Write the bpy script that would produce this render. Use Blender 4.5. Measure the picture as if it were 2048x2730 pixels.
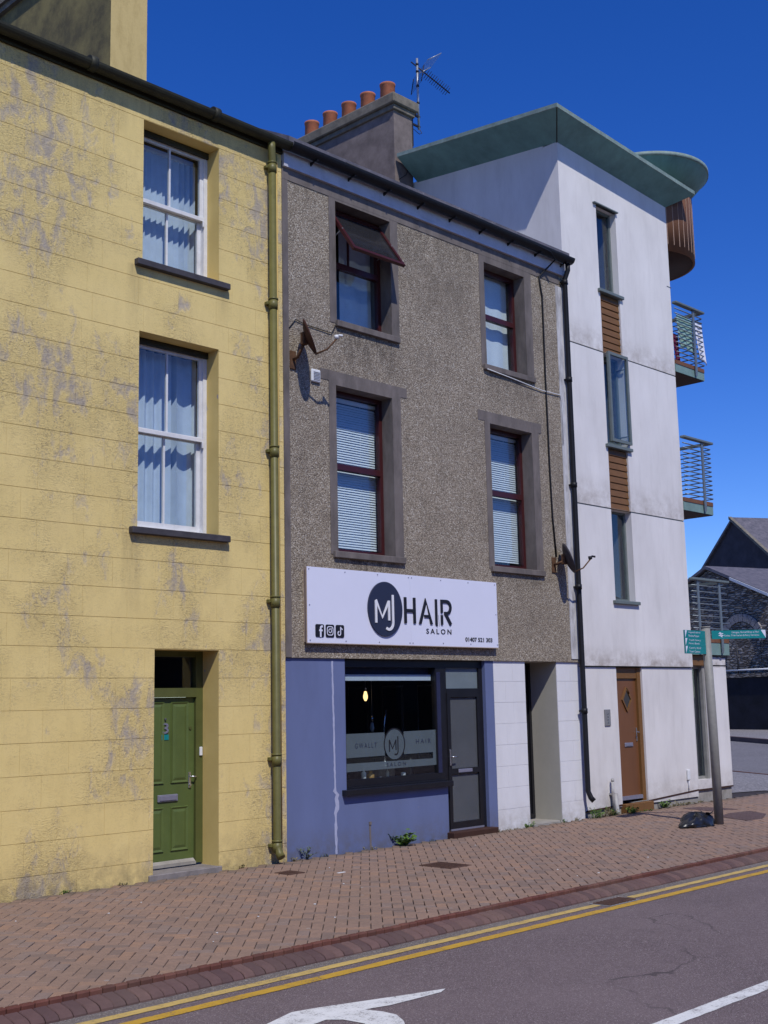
import bpy, math, random
from mathutils import Vector, Matrix
random.seed(7)
SC = bpy.context.scene
COL = SC.collection
for o in list(bpy.data.objects): bpy.data.objects.remove(o)
R = math.radians

# ---------------------------------------------------------------- camera
CAM = Vector((0.0, -11.3, 1.836))
YAW, PITCH, ROLL = 0.803635, 0.155679, -0.0215284
cd = bpy.data.cameras.new('camera'); cam = bpy.data.objects.new('camera', cd); COL.objects.link(cam)
fw = Vector((math.sin(YAW)*math.cos(PITCH), math.cos(YAW)*math.cos(PITCH), math.sin(PITCH)))
rt = Vector((math.cos(YAW), -math.sin(YAW), 0)); up = rt.cross(fw)
rx = rt*math.cos(ROLL) + up*math.sin(ROLL); ux = -rt*math.sin(ROLL) + up*math.cos(ROLL)
m = Matrix((rx, ux, -fw)).transposed().to_4x4(); m.translation = CAM
cam.matrix_world = m
cd.sensor_fit = 'VERTICAL'; cd.sensor_height = 36.0; cd.sensor_width = 27.0
cd.lens = 3247.5/2730*36.0
cd.clip_start = 0.1; cd.clip_end = 3000
SC.camera = cam

# ---------------------------------------------------------------- sky, sun, exposure
LD = Vector((0.48, 1.0, -1.42)).normalized()            # direction the sunlight travels
EL = math.asin(-LD.z); AZ = math.atan2(-LD.x, -LD.y)
w = bpy.data.worlds.new('World'); SC.world = w; w.use_nodes = True
nt = w.node_tree; nt.nodes.clear()
sky = nt.nodes.new('ShaderNodeTexSky'); sky.sky_type = 'NISHITA'; sky.sun_disc = False
sky.sun_elevation = EL; sky.sun_rotation = AZ
sky.air_density = 1.0; sky.dust_density = 0.0; sky.ozone_density = 6.0; sky.altitude = 1800
bg = nt.nodes.new('ShaderNodeBackground'); bg.inputs[1].default_value = 0.15
wo = nt.nodes.new('ShaderNodeOutputWorld')
hs = nt.nodes.new('ShaderNodeHueSaturation'); hs.inputs['Saturation'].default_value = 1.27; hs.inputs['Hue'].default_value = 0.520
nt.links.new(sky.outputs[0], hs.inputs['Color']); nt.links.new(hs.outputs[0], bg.inputs[0]); nt.links.new(bg.outputs[0], wo.inputs[0])
sl = bpy.data.lights.new('sun', 'SUN'); sl.energy = 3.6; sl.angle = R(0.53); sl.color = (1.0, 0.97, 0.92)
so = bpy.data.objects.new('sun', sl); COL.objects.link(so)
so.rotation_euler = LD.to_track_quat('-Z', 'Y').to_euler(); so.location = (-8, -25, 30)
SC.view_settings.view_transform = 'Standard'; SC.view_settings.look = 'None'
SC.view_settings.exposure = 0.0; SC.view_settings.gamma = 1.0; SC.view_settings.use_curve_mapping = False
SC.render.engine = 'CYCLES'

# ---------------------------------------------------------------- materials
class NT:
    def __init__(s, name):
        s.m = bpy.data.materials.new(name); s.m.use_nodes = True; s.t = s.m.node_tree; s.t.nodes.clear()
        s.out = s.t.nodes.new('ShaderNodeOutputMaterial')
        s.pos = s.n('ShaderNodeNewGeometry').outputs['Position']
    def n(s, typ, props=None, **inp):
        nd = s.t.nodes.new(typ)
        for k, v in (props or {}).items(): setattr(nd, k, v)
        for k, v in inp.items():
            key = int(k[1:]) if k[0] == 'i' and k[1:].isdigit() else k.replace('_', ' ')
            s.put(nd.inputs[key], v)
        return nd
    def put(s, sock, v):
        if isinstance(v, bpy.types.NodeSocket): s.t.links.new(v, sock)
        elif isinstance(v, bpy.types.Node): s.t.links.new(v.outputs[0], sock)
        elif isinstance(v, (tuple, list)) and sock.type == 'RGBA' and len(v) == 3: sock.default_value = (*v, 1)
        else: sock.default_value = v
    def scaled(s, sc): return s.n('ShaderNodeVectorMath', {'operation': 'MULTIPLY'}, i0=s.pos, i1=sc).outputs[0]
    def noise(s, scale, detail=4, rough=.6, sc=None, dist=0.0):
        return s.n('ShaderNodeTexNoise', Vector=s.scaled(sc) if sc else s.pos, Scale=scale, Detail=detail, Roughness=rough, Distortion=dist).outputs['Fac']
    def ramp(s, fac, stops, interp='LINEAR'):
        nd = s.n('ShaderNodeValToRGB', i0=fac); cr = nd.color_ramp; cr.interpolation = interp
        while len(cr.elements) < len(stops): cr.elements.new(.5)
        for e, (p, c) in zip(cr.elements, stops):
            e.position = p; e.color = (c, c, c, 1) if isinstance(c, (int, float)) else (*c, 1)
        return nd.outputs[0]
    def step(s, fac, a, b): return s.n('ShaderNodeMapRange', {'clamp': True}, Value=fac, From_Min=a, From_Max=b).outputs[0]
    def mix(s, fac, a, b, mode='MIX'):
        nd = s.t.nodes.new('ShaderNodeMix'); nd.data_type = 'RGBA'; nd.blend_type = mode
        s.put(nd.inputs[0], fac); s.put(nd.inputs[6], a); s.put(nd.inputs[7], b); return nd.outputs[2]
    def math(s, op, a, b=0.0): return s.n('ShaderNodeMath', {'operation': op, 'use_clamp': False}, i0=a, i1=b).outputs[0]
    def bump(s, h, strength=.4, dist=.01, nrm=None):
        nd = s.n('ShaderNodeBump', Height=h, Strength=strength, Distance=dist)
        if nrm: s.put(nd.inputs['Normal'], nrm)
        return nd.outputs[0]
    def pbr(s, col, rough=.8, nrm=None, metal=0.0, spec=.3, **kw):
        b = s.n('ShaderNodeBsdfPrincipled', Base_Color=col, Roughness=rough, Metallic=metal)
        b.inputs['Specular IOR Level'].default_value = spec
        if nrm: s.put(b.inputs['Normal'], nrm)
        for k, v in kw.items(): s.put(b.inputs[k.replace('_', ' ')], v)
        s.t.links.new(b.outputs[0], s.out.inputs[0]); return s.m
M = {}
def simple(name, col, rough=.6, var=.12, scale=9, bump=.15, metal=0.0, spec=.3, dirt=None, dirtcol=(.05, .045, .04), streak=None, foot=None):
    t = NT(name); a = t.noise(scale, 6, .65, streak)
    c = t.mix(t.step(a, .3, .7), tuple(x*(1-var) for x in col), tuple(min(1, x*(1+var)) for x in col))
    if dirt: c = t.mix(t.math('MULTIPLY', t.step(t.noise(scale*.45, 7, .7, streak), .5, .72), dirt), c, dirtcol)
    if foot:
        z = t.n('ShaderNodeSeparateXYZ', Vector=t.pos).outputs[2]
        f = t.math('MULTIPLY', t.math('SUBTRACT', 1.0, t.step(z, .0, .38)), t.step(t.noise(8, 6, .75), .36, .6))
        c = t.mix(t.math('MULTIPLY', f, .6), c, foot)
        chips = t.step(t.noise(13, 6, .7, (1, 1, .6)), .70, .715); c = t.mix(t.math('MULTIPLY', chips, .6), c, tuple(min(1, x*1.5+.06) for x in foot))
    M[name] = t.pbr(c, rough, t.bump(t.noise(scale*8, 4, .7), bump, .004) if bump else None, metal, spec); return M[name]

def m_yellow():
    t = NT('yellow_paint')
    A = t.noise(.85, 3, .55, (1, 1, .8), .3); B = t.noise(4.6, 6, .62, (1.25, 1.25, .65), .5); C = t.noise(26, 5, .72, (1, 1, 1.5), 1.6); F = t.noise(75, 4, .7)
    broad = t.step(A, .40, .58)
    rnd = t.n('ShaderNodeObjectInfo').outputs['Random']
    mask = t.math('ADD', t.math('ADD', t.math('MULTIPLY', A, .85), t.math('MULTIPLY', t.math('SUBTRACT', rnd, .5), .11)), t.math('ADD', B, t.math('MULTIPLY', C, .16)))
    peel = t.step(mask, 1.07, 1.24)
    chip = t.math('MULTIPLY', t.step(C, .50, .60), t.math('MULTIPLY', t.math('ADD', .25, broad), t.step(B, .36, .50)))
    tone = t.noise(1.7, 5, .6)
    base = t.mix(t.step(tone, .3, .7), (.695, .535, .212), (.75, .585, .245))
    base = t.mix(t.math('MULTIPLY', t.step(t.noise(5, 7, .7, (1, 1, .3)), .48, .8), .35), base, (.50, .375, .16))
    c = t.mix(t.math('MULTIPLY', chip, .62), base, (.30, .225, .125))
    grey = t.mix(t.step(t.noise(18, 5, .7), .35, .65), (.33, .285, .25), (.43, .38, .335))
    c = t.mix(t.math('MULTIPLY', peel, .78), c, grey)
    z = t.n('ShaderNodeSeparateXYZ', Vector=t.pos).outputs[2]
    X = t.n('ShaderNodeSeparateXYZ', Vector=t.pos).outputs[0]
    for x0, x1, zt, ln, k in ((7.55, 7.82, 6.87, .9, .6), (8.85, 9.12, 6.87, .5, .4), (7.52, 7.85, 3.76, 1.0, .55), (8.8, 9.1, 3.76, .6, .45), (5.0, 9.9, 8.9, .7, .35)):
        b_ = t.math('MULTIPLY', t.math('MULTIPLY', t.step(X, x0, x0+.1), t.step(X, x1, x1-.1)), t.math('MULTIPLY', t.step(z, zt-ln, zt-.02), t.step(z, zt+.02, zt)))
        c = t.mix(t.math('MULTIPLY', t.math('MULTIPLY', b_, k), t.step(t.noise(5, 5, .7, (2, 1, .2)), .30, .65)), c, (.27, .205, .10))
    foot = t.math('MULTIPLY', t.math('SUBTRACT', 1.0, t.step(z, .02, .45)), t.step(t.noise(7, 6, .7), .35, .6))
    c = t.mix(t.math('MULTIPLY', foot, .55), c, (.19, .145, .085))
    h = t.math('ADD', t.math('MULTIPLY', C, t.math('ADD', .12, t.math('MULTIPLY', broad, 1.0))), t.math('SUBTRACT', t.math('MULTIPLY', F, .12), t.math('MULTIPLY', peel, .35)))
    M['yellow'] = t.pbr(c, .85, t.bump(h, .85, .018), spec=.15)
m_yellow()
def m_yellow_smooth():
    t = NT('yellow_reveal_paint'); tone = t.noise(3, 6, .65)
    c = t.mix(t.step(tone, .3, .7), (.585, .435, .155), (.645, .49, .185))
    peel = t.step(t.noise(3.4, 4, .5, (1, 1, .55), .4), .66, .68)
    c = t.mix(peel, c, (.34, .29, .26))
    M['yellow_smooth'] = t.pbr(c, .8, t.bump(tone, .2, .006), spec=.15)
m_yellow_smooth()
def m_chimney_yellow():
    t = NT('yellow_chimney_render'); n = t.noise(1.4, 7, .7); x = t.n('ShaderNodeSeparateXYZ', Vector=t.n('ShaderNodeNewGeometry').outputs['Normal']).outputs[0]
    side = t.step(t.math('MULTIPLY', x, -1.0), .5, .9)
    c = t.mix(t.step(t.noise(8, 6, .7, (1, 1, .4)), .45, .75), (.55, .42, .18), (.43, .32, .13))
    gable_tone = t.mix(t.step(n, .4, .62), (.20, .17, .075), (.065, .062, .042))
    c = t.mix(t.math('MULTIPLY', side, .9), c, gable_tone)      # gable face of the stack made darker, mottled olive to near black
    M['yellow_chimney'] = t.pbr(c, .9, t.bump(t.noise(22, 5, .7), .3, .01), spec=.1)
m_chimney_yellow()
def m_pebble():
    t = NT('pebbledash')
    v = t.n('ShaderNodeTexVoronoi', {'feature': 'F1'}, Vector=t.pos, Scale=72.0, Randomness=1.0)
    rnd = t.n('ShaderNodeSeparateColor', Color=v.outputs['Color']).outputs[0]
    c = t.ramp(rnd, [(0, (.19, .158, .118)), (.3, (.28, .23, .168)), (.6, (.355, .297, .222)), (.85, (.44, .38, .295)), (1, (.58, .535, .45))])
    c = t.mix(t.math('MULTIPLY', t.step(v.outputs['Distance'], .45, .9), .8), c, (.10, .075, .055))
    big = t.noise(1.1, 5, .65); c = t.mix(t.math('MULTIPLY', t.step(big, .42, .66), .30), c, (.13, .105, .08))
    st = t.math('MULTIPLY', t.step(t.noise(5, 6, .7, (1, 1, .25)), .52, .75), .45); c = t.mix(st, c, (.085, .07, .055))
    xyz = t.n('ShaderNodeSeparateXYZ', Vector=t.pos); X, Z = xyz.outputs[0], xyz.outputs[2]
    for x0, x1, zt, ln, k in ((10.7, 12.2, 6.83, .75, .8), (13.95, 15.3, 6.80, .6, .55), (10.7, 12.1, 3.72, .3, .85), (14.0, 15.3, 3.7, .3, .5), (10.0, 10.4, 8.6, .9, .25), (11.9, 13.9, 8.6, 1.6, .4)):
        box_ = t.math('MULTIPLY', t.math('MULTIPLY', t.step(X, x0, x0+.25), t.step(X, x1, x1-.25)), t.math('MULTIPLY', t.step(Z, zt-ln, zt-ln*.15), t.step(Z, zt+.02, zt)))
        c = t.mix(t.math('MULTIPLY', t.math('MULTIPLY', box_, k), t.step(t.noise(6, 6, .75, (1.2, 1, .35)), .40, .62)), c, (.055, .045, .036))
    M['pebble'] = t.pbr(c, .8, t.bump(t.math('SUBTRACT', 1.0, v.outputs['Distance']), .75, .010), spec=.25)
m_pebble()
def m_white():
    t = NT('white_render'); z = t.n('ShaderNodeSeparateXYZ', Vector=t.pos).outputs[2]
    s1 = t.noise(5, 7, .72, (1, 1, .16)); s2 = t.noise(1.3, 5, .6, (1, 1, .5)); fine = t.noise(40, 5, .7)
    c = t.mix(t.step(s2, .35, .7), (.63, .605, .585), (.735, .71, .69))
    c = t.mix(t.math('MULTIPLY', t.step(s1, .5, .8), .26), c, (.33, .305, .28))
    for z0, hh, k in ((7.71, .5, .6), (4.99, .55, .6), (2.36, .35, .75), (.06, .55, .6)):
        band = t.math('MULTIPLY', t.step(z, z0-.012, z0), t.math('SUBTRACT', 1.0, t.step(z, z0+.05, z0+hh)))
        g = t.math('MULTIPLY', band, t.math('MULTIPLY', t.step(t.noise(3.2, 7, .75, (1, 1, 1.2)), .38, .64), k))
        c = t.mix(g, c, (.27, .225, .185))
    M['white'] = t.pbr(c, .85, t.bump(fine, .25, .004), spec=.2)
m_white()
def m_asphalt(name, c1, c2, scale=190):
    t = NT(name); v = t.n('ShaderNodeTexVoronoi', Vector=t.pos, Scale=scale)
    rnd = t.n('ShaderNodeSeparateColor', Color=v.outputs['Color']).outputs[0]
    c = t.ramp(rnd, [(0, tuple(x*.6 for x in c1)), (.55, c1), (.9, c2), (.955, tuple(x*1.7 for x in c2)), (1, (.45, .42, .40))])
    c = t.mix(t.math('MULTIPLY', t.step(t.noise(.55, 5, .6), .35, .7), .35), c, tuple(x*1.15 for x in c2))
    c = t.mix(t.math('MULTIPLY', t.step(t.noise(2.6, 6, .7), .55, .75), .35), c, tuple(x*.6 for x in c1))
    if name == 'road':
        st = t.step(t.noise(.9, 6, .7, (.25, 1.3, 1), .5), .55, .75); c = t.mix(t.math('MULTIPLY', st, .35), c, (.085, .068, .07))
        cr = t.n('ShaderNodeTexVoronoi', {'feature': 'DISTANCE_TO_EDGE'}, Vector=t.n('ShaderNodeVectorMath', {'operation': 'ADD'}, i0=t.pos, i1=t.n('ShaderNodeVectorMath', {'operation': 'SCALE'}, i0=t.n('ShaderNodeTexNoise', Vector=t.pos, Scale=2.0, Detail=5.0).outputs['Color'], Scale=.5).outputs[0]).outputs[0], Scale=.33).outputs['Distance']
        c = t.mix(t.math('MULTIPLY', t.math('MULTIPLY', t.step(cr, .006, .002), t.step(t.noise(.7, 3, .5), .5, .6)), .7), c, (.045, .038, .038))
    M[name] = t.pbr(c, .85, t.bump(t.math('ADD', t.math('MULTIPLY', v.outputs['Distance'], -1.0), t.noise(60, 4, .7)), .7, .008), spec=.25)
m_asphalt('road', (.142, .108, .112), (.205, .160, .162)); m_asphalt('gutter_asphalt', (.145, .125, .115), (.215, .185, .165), 140)
m_asphalt('side_asphalt', (.155, .145, .15), (.20, .188, .192), 60); m_asphalt('patch', (.10, .062, .06), (.125, .08, .078), 200)
m_asphalt('far_paving', (.21, .195, .195), (.25, .235, .232), 30)
def m_brick(name, cols, joint=False):
    t = NT(name); r = t.n('ShaderNodeObjectInfo').outputs['Random']
    at = t.n('ShaderNodeVertexColor', {'layer_name': 'tone'}).outputs[0]
    v = t.n('ShaderNodeSeparateColor', Color=at).outputs[0]
    c = t.ramp(v, [(i/(len(cols)-1), x) for i, x in enumerate(cols)])
    c = t.mix(t.math('MULTIPLY', t.step(t.noise(14, 7, .7), .4, .75), .45), c, tuple(x*.62 for x in cols[0]))
    c = t.mix(t.math('MULTIPLY', t.step(t.noise(1.1, 4, .6), .42, .68), .3), c, (.17, .125, .095))
    c = t.mix(t.math('MULTIPLY', t.step(t.noise(90, 4, .7), .62, .74), .35), c, tuple(min(1, x*1.5) for x in cols[-1]))
    if joint:
        Y = t.n('ShaderNodeSeparateXYZ', Vector=t.pos).outputs[1]
        gr = t.math('MULTIPLY', t.step(Y, -.28, -.03), t.step(t.noise(9, 6, .75), .38, .56)); c = t.mix(t.math('MULTIPLY', gr, .7), c, (.085, .078, .052))
        st = t.step(t.noise(2.1, 6, .7, None, .6), .60, .72); c = t.mix(t.math('MULTIPLY', st, .45), c, (.10, .082, .072))
        gum = t.n('ShaderNodeTexVoronoi', Vector=t.pos, Scale=2.6).outputs['Distance']; c = t.mix(t.math('MULTIPLY', t.step(gum, .062, .05), .6), c, (.30, .27, .25))
    M[name] = t.pbr(c, .85, t.bump(t.noise(70, 5, .7), .3, .004), spec=.2)
m_brick('paver', [(.19, .138, .115), (.25, .168, .128), (.272, .180, .134), (.305, .190, .130), (.225, .172, .150)], True)
m_brick('kerb_top', [(.092, .034, .027), (.12, .044, .034), (.145, .056, .042)])
m_brick('kerb_face', [(.095, .057, .056), (.12, .070, .066), (.145, .085, .076)])
def m_line(name, col):
    t = NT(name); n = t.noise(60, 6, .75); n2 = t.noise(7, 6, .7)
    c = t.mix(t.step(n2, .35, .7), col, tuple(x*.8 for x in col))
    c = t.mix(t.math('MULTIPLY', t.step(t.math('ADD', n, t.math('MULTIPLY', t.math('SUBTRACT', n2, .5), .5)), .55, .66), .85), c, (.12, .10, .098))
    M[name] = t.pbr(c, .75, t.bump(n, .5, .004), spec=.25)
m_line('yellow_line', (.50, .30, .035)); m_line('yellow_line_worn', (.52, .37, .12)); m_line('white_line', (.68, .68, .66))
def m_stone():
    t = NT('rubble_stone'); sc = t.scaled((1, 1, 4.2))
    v = t.n('ShaderNodeTexVoronoi', Vector=sc, Scale=2.3); e = t.n('ShaderNodeTexVoronoi', {'feature': 'DISTANCE_TO_EDGE'}, Vector=sc, Scale=2.3)
    r = t.n('ShaderNodeSeparateColor', Color=v.outputs['Color']).outputs[0]
    c = t.ramp(r, [(0, (.17, .145, .125)), (.5, (.31, .27, .23)), (1, (.48, .43, .37))])
    c = t.mix(t.math('MULTIPLY', t.step(t.noise(3, 6, .7), .4, .7), .4), c, (.18, .15, .12))
    c = t.mix(t.math('MULTIPLY', t.step(e.outputs['Distance'], .09, .02), .7), c, (.06, .05, .045))
    M['rubble'] = t.pbr(c, .95, t.bump(t.step(e.outputs['Distance'], 0, .2), 1.0, .12), spec=.1)
m_stone()
def m_slate(name='slate', c1=(.085, .08, .092), c2=(.15, .135, .15), sc=(1, 1, 1)):
    t = NT(name); n = t.noise(3, 6, .7); c = t.mix(t.step(n, .35, .65), c1, c2)
    c = t.mix(t.math('MULTIPLY', t.step(t.noise(11, 6, .8), .58, .68), .7), c, (.32, .30, .31))
    M[name] = t.pbr(c, .6, t.bump(n, .3, .01), spec=.35)
m_slate()
def m_glass():
    t = NT('window_glass'); g = t.n('ShaderNodeNewGeometry')
    cs = t.math('ABSOLUTE', t.n('ShaderNodeVectorMath', {'operation': 'DOT_PRODUCT'}, i0=g.outputs['Incoming'], i1=g.outputs['Normal']).outputs['Value'])
    fac = t.math('ADD', .045, t.math('MULTIPLY', .955, t.math('POWER', t.math('SUBTRACT', 1.0, cs), 5.0)))
    tr = t.n('ShaderNodeBsdfTransparent', Color=(.90, .94, .95, 1)); gl = t.n('ShaderNodeBsdfGlossy', Color=(1, 1, 1, 1), Roughness=.01)
    mx = t.n('ShaderNodeMixShader', i0=fac, i1=tr.outputs[0], i2=gl.outputs[0]); t.t.links.new(mx.outputs[0], t.out.inputs[0]); M['glass'] = t.m
m_glass()
def m_frost(name, col, k=.55):
    t = NT(name); n = t.noise(5, 5, .6)
    tr = t.n('ShaderNodeBsdfTransparent', Color=(.9, .95, .95, 1)); df = t.n('ShaderNodeBsdfPrincipled', Base_Color=t.mix(n, tuple(x*.7 for x in col), col), Roughness=.12)
    mx = t.n('ShaderNodeMixShader', i0=k, i1=tr.outputs[0], i2=df.outputs[0]); t.t.links.new(mx.outputs[0], t.out.inputs[0]); M[name] = t.m
m_frost('frosted', (.15, .19, .215), .62); m_frost('door_frost', (.13, .14, .155), .7); m_frost('fan_frost', (.22, .27, .30), .8); m_frost('dark_glass', (.03, .03, .034), .72)
def m_emit(name, col, st):
    t = NT(name); e = t.n('ShaderNodeEmission', Color=(*col, 1), Strength=st); t.t.links.new(e.outputs[0], t.out.inputs[0]); M[name] = t.m
m_emit('bulb_glow', (1.0, .62, .25), 2.5)
def m_leaf(name, c1, c2):
    t = NT(name); c = t.mix(t.noise(25, 3, .6), c1, c2); M[name] = t.pbr(c, .6, None, spec=.3)
m_leaf('leaf', (.05, .11, .015), (.12, .20, .035)); m_leaf('dry_leaf', (.16, .13, .05), (.22, .19, .09)); m_leaf('grey_leaf', (.07, .10, .055), (.13, .15, .09))
simple('band_grey', (.15, .128, .117), .85, .28, 5, .4, dirt=.6, streak=(1, 1, .35))
simple('chimney_grey', (.185, .150, .135), .9, .3, 3.2, .4, dirt=.55, dirtcol=(.07, .055, .052))
simple('cap_stone', (.175, .155, .12), .9, .3, 7, .5, dirt=.5)
simple('terracotta', (.40, .135, .065), .75, .2, 8, .15, dirt=.3, dirtcol=(.12, .06, .04))
simple('fascia_white', (.50, .50, .56), .5, .08, 6, .05, dirt=.35, dirtcol=(.2, .19, .19))
simple('black_plastic', (.010, .010, .012), .5, .2, 10, .05, spec=.25)
simple('gutter_green', (.028, .027, .014), .6, .35, 4, .2)
simple('pipe_olive', (.125, .115, .034), .45, .15, 8, .08, dirt=.35, dirtcol=(.07, .06, .02))
simple('conduit_yellow', (.48, .33, .10), .6, .1, 8, .05)
simple('sash_white', (.66, .66, .66), .45, .07, 10, .06, dirt=.25, dirtcol=(.3, .27, .24))
simple('sill_slate', (.055, .050, .055), .7, .25, 8, .2)
simple('green_door', (.088, .122, .034), .38, .10, 4, .05, spec=.4)
simple('green_frame', (.085, .095, .028), .45, .12, 5, .08)
simple('chrome', (.55, .55, .56), .25, .05, 20, .02, metal=.9)
simple('plate_steel', (.30, .30, .38), .35, .08, 15, .02, metal=.5)
simple('step_stone', (.22, .195, .185), .85, .2, 8, .3, dirt=.4)
simple('curtain_white', (.74, .75, .77), .9, .05, 6, .05)
simple('curtain_blue', (.56, .60, .68), .9, .08, 6, .05)
simple('room_dark', (.05, .048, .05), .95, .2, 2, 0)
simple('room_pale', (.16, .16, .17), .95, .1, 2, 0)
simple('shop_room', (.02, .019, .022), .9, .2, 2, 0)
simple('burgundy', (.048, .009, .010), .38, .15, 10, .04, spec=.45)
simple('blue_paint', (.122, .152, .285), .7, .07, 2.2, .25, dirt=.22, dirtcol=(.085, .10, .17), streak=(1, 1, .35), foot=(.11, .105, .11))
simple('white_block', (.66, .655, .67), .8, .05, 3, .2, dirt=.16, dirtcol=(.40, .37, .33), streak=(1, 1, .4), foot=(.33, .29, .24))
simple('cream_jamb', (.42, .40, .34), .85, .06, 3, .2)
simple('flaking_white', (.50, .49, .49), .85, .2, 14, .4, dirt=.85, dirtcol=(.11, .09, .08), streak=(1, 1, .22))
simple('shop_black', (.010, .010, .013), .35, .2, 6, .03, spec=.45)
simple('navy_frame', (.022, .025, .06), .45, .15, 6, .03)
simple('sign_white', (.68, .69, .80), .35, .02, 2, .0, spec=.4)
simple('sign_edge', (.38, .30, .24), .6, .1, 8, .05)
simple('letter_black', (.014, .014, .018), .35, .1, 8, .0, spec=.4)
simple('logo_navy', (.026, .032, .062), .4, .05, 6, .0)
simple('logo_white', (.72, .72, .74), .4, .03, 6, .0)
simple('verdigris', (.135, .265, .25), .55, .22, 2.4, .08, dirt=.4, dirtcol=(.06, .085, .085), streak=(1, 1, .5))
simple('verdigris_pale', (.20, .265, .235), .6, .25, 9, .1, dirt=.4, dirtcol=(.10, .12, .10))
simple('balcony_green', (.175, .27, .245), .55, .12, 5, .05, dirt=.3, dirtcol=(.10, .14, .12))
simple('brown_panel', (.17, .082, .026), .5, .12, 5, .08, streak=(1, 1, 3))
simple('brown_cladding', (.17, .075, .035), .6, .2, 6, .1, dirt=.3, dirtcol=(.08, .04, .025), streak=(1, 1, .2))
simple('cladding_seam', (.36, .24, .18), .7, .1, 6, .0)
simple('soffit_brown', (.05, .022, .014), .7, .2, 6, .1)
simple('brown_door', (.155, .064, .026), .42, .12, 4, .05, spec=.4, streak=(1, 1, .2))
simple('grey_frame', (.13, .155, .15), .45, .12, 8, .04)
simple('rail_steel', (.17, .20, .22), .4, .1, 10, .03, metal=.35)
simple('concrete', (.30, .28, .25), .9, .2, 6, .3, dirt=.5, dirtcol=(.14, .12, .09))
simple('towel_green', (.25, .40, .35), .95, .12, 12, .1)
simple('towel_white', (.70, .70, .76), .95, .05, 12, .1)
simple('towel_maroon', (.13, .015, .045), .95, .3, 12, .1)
simple('dish_brown', (.055, .022, .018), .6, .3, 9, .1)
simple('dish_grey', (.055, .05, .06), .6, .2, 9, .1)
simple('rust', (.10, .05, .025), .8, .4, 20, .2)
simple('vent_white', (.66, .67, .68), .5, .04, 10, .0)
simple('aerial_metal', (.38, .40, .42), .4, .1, 20, .0, metal=.6)
simple('aerial_dark', (.02, .02, .025), .5, .2, 20, .0)
simple('post_grey', (.24, .235, .215), .55, .12, 9, .08, dirt=.2)
simple('teal', (.006, .205, .215), .45, .05, 6, .02)
simple('plastic_bag', (.014, .014, .016), .32, .3, 14, .35, spec=.5)
simple('iron', (.085, .045, .032), .75, .3, 14, .4)
simple('pale_sand', (.19, .135, .10), .95, .25, 25, .3)
simple('joint_dark', (.042, .033, .03), .95, .25, 25, .3)
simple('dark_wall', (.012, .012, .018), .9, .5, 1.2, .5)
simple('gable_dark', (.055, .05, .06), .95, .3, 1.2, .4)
simple('lead_white', (.55, .56, .58), .5, .1, 3, .05)
simple('pipe_pvc', (.33, .32, .31), .5, .15, 12, .05, dirt=.4, dirtcol=(.2, .13, .08))
simple('white_stain', (.36, .38, .52), .85, .12, 12, .2)
simple('bottle_cream', (.5, .45, .36), .5, .1, 9, 0); simple('bottle_amber', (.35, .20, .06), .4, .1, 9, 0); simple('steel_dim', (.2, .2, .21), .4, .1, 9, 0)
simple('mirror', (.8,.8,.82), .04, .02, 5, 0, metal=1.0)
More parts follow.
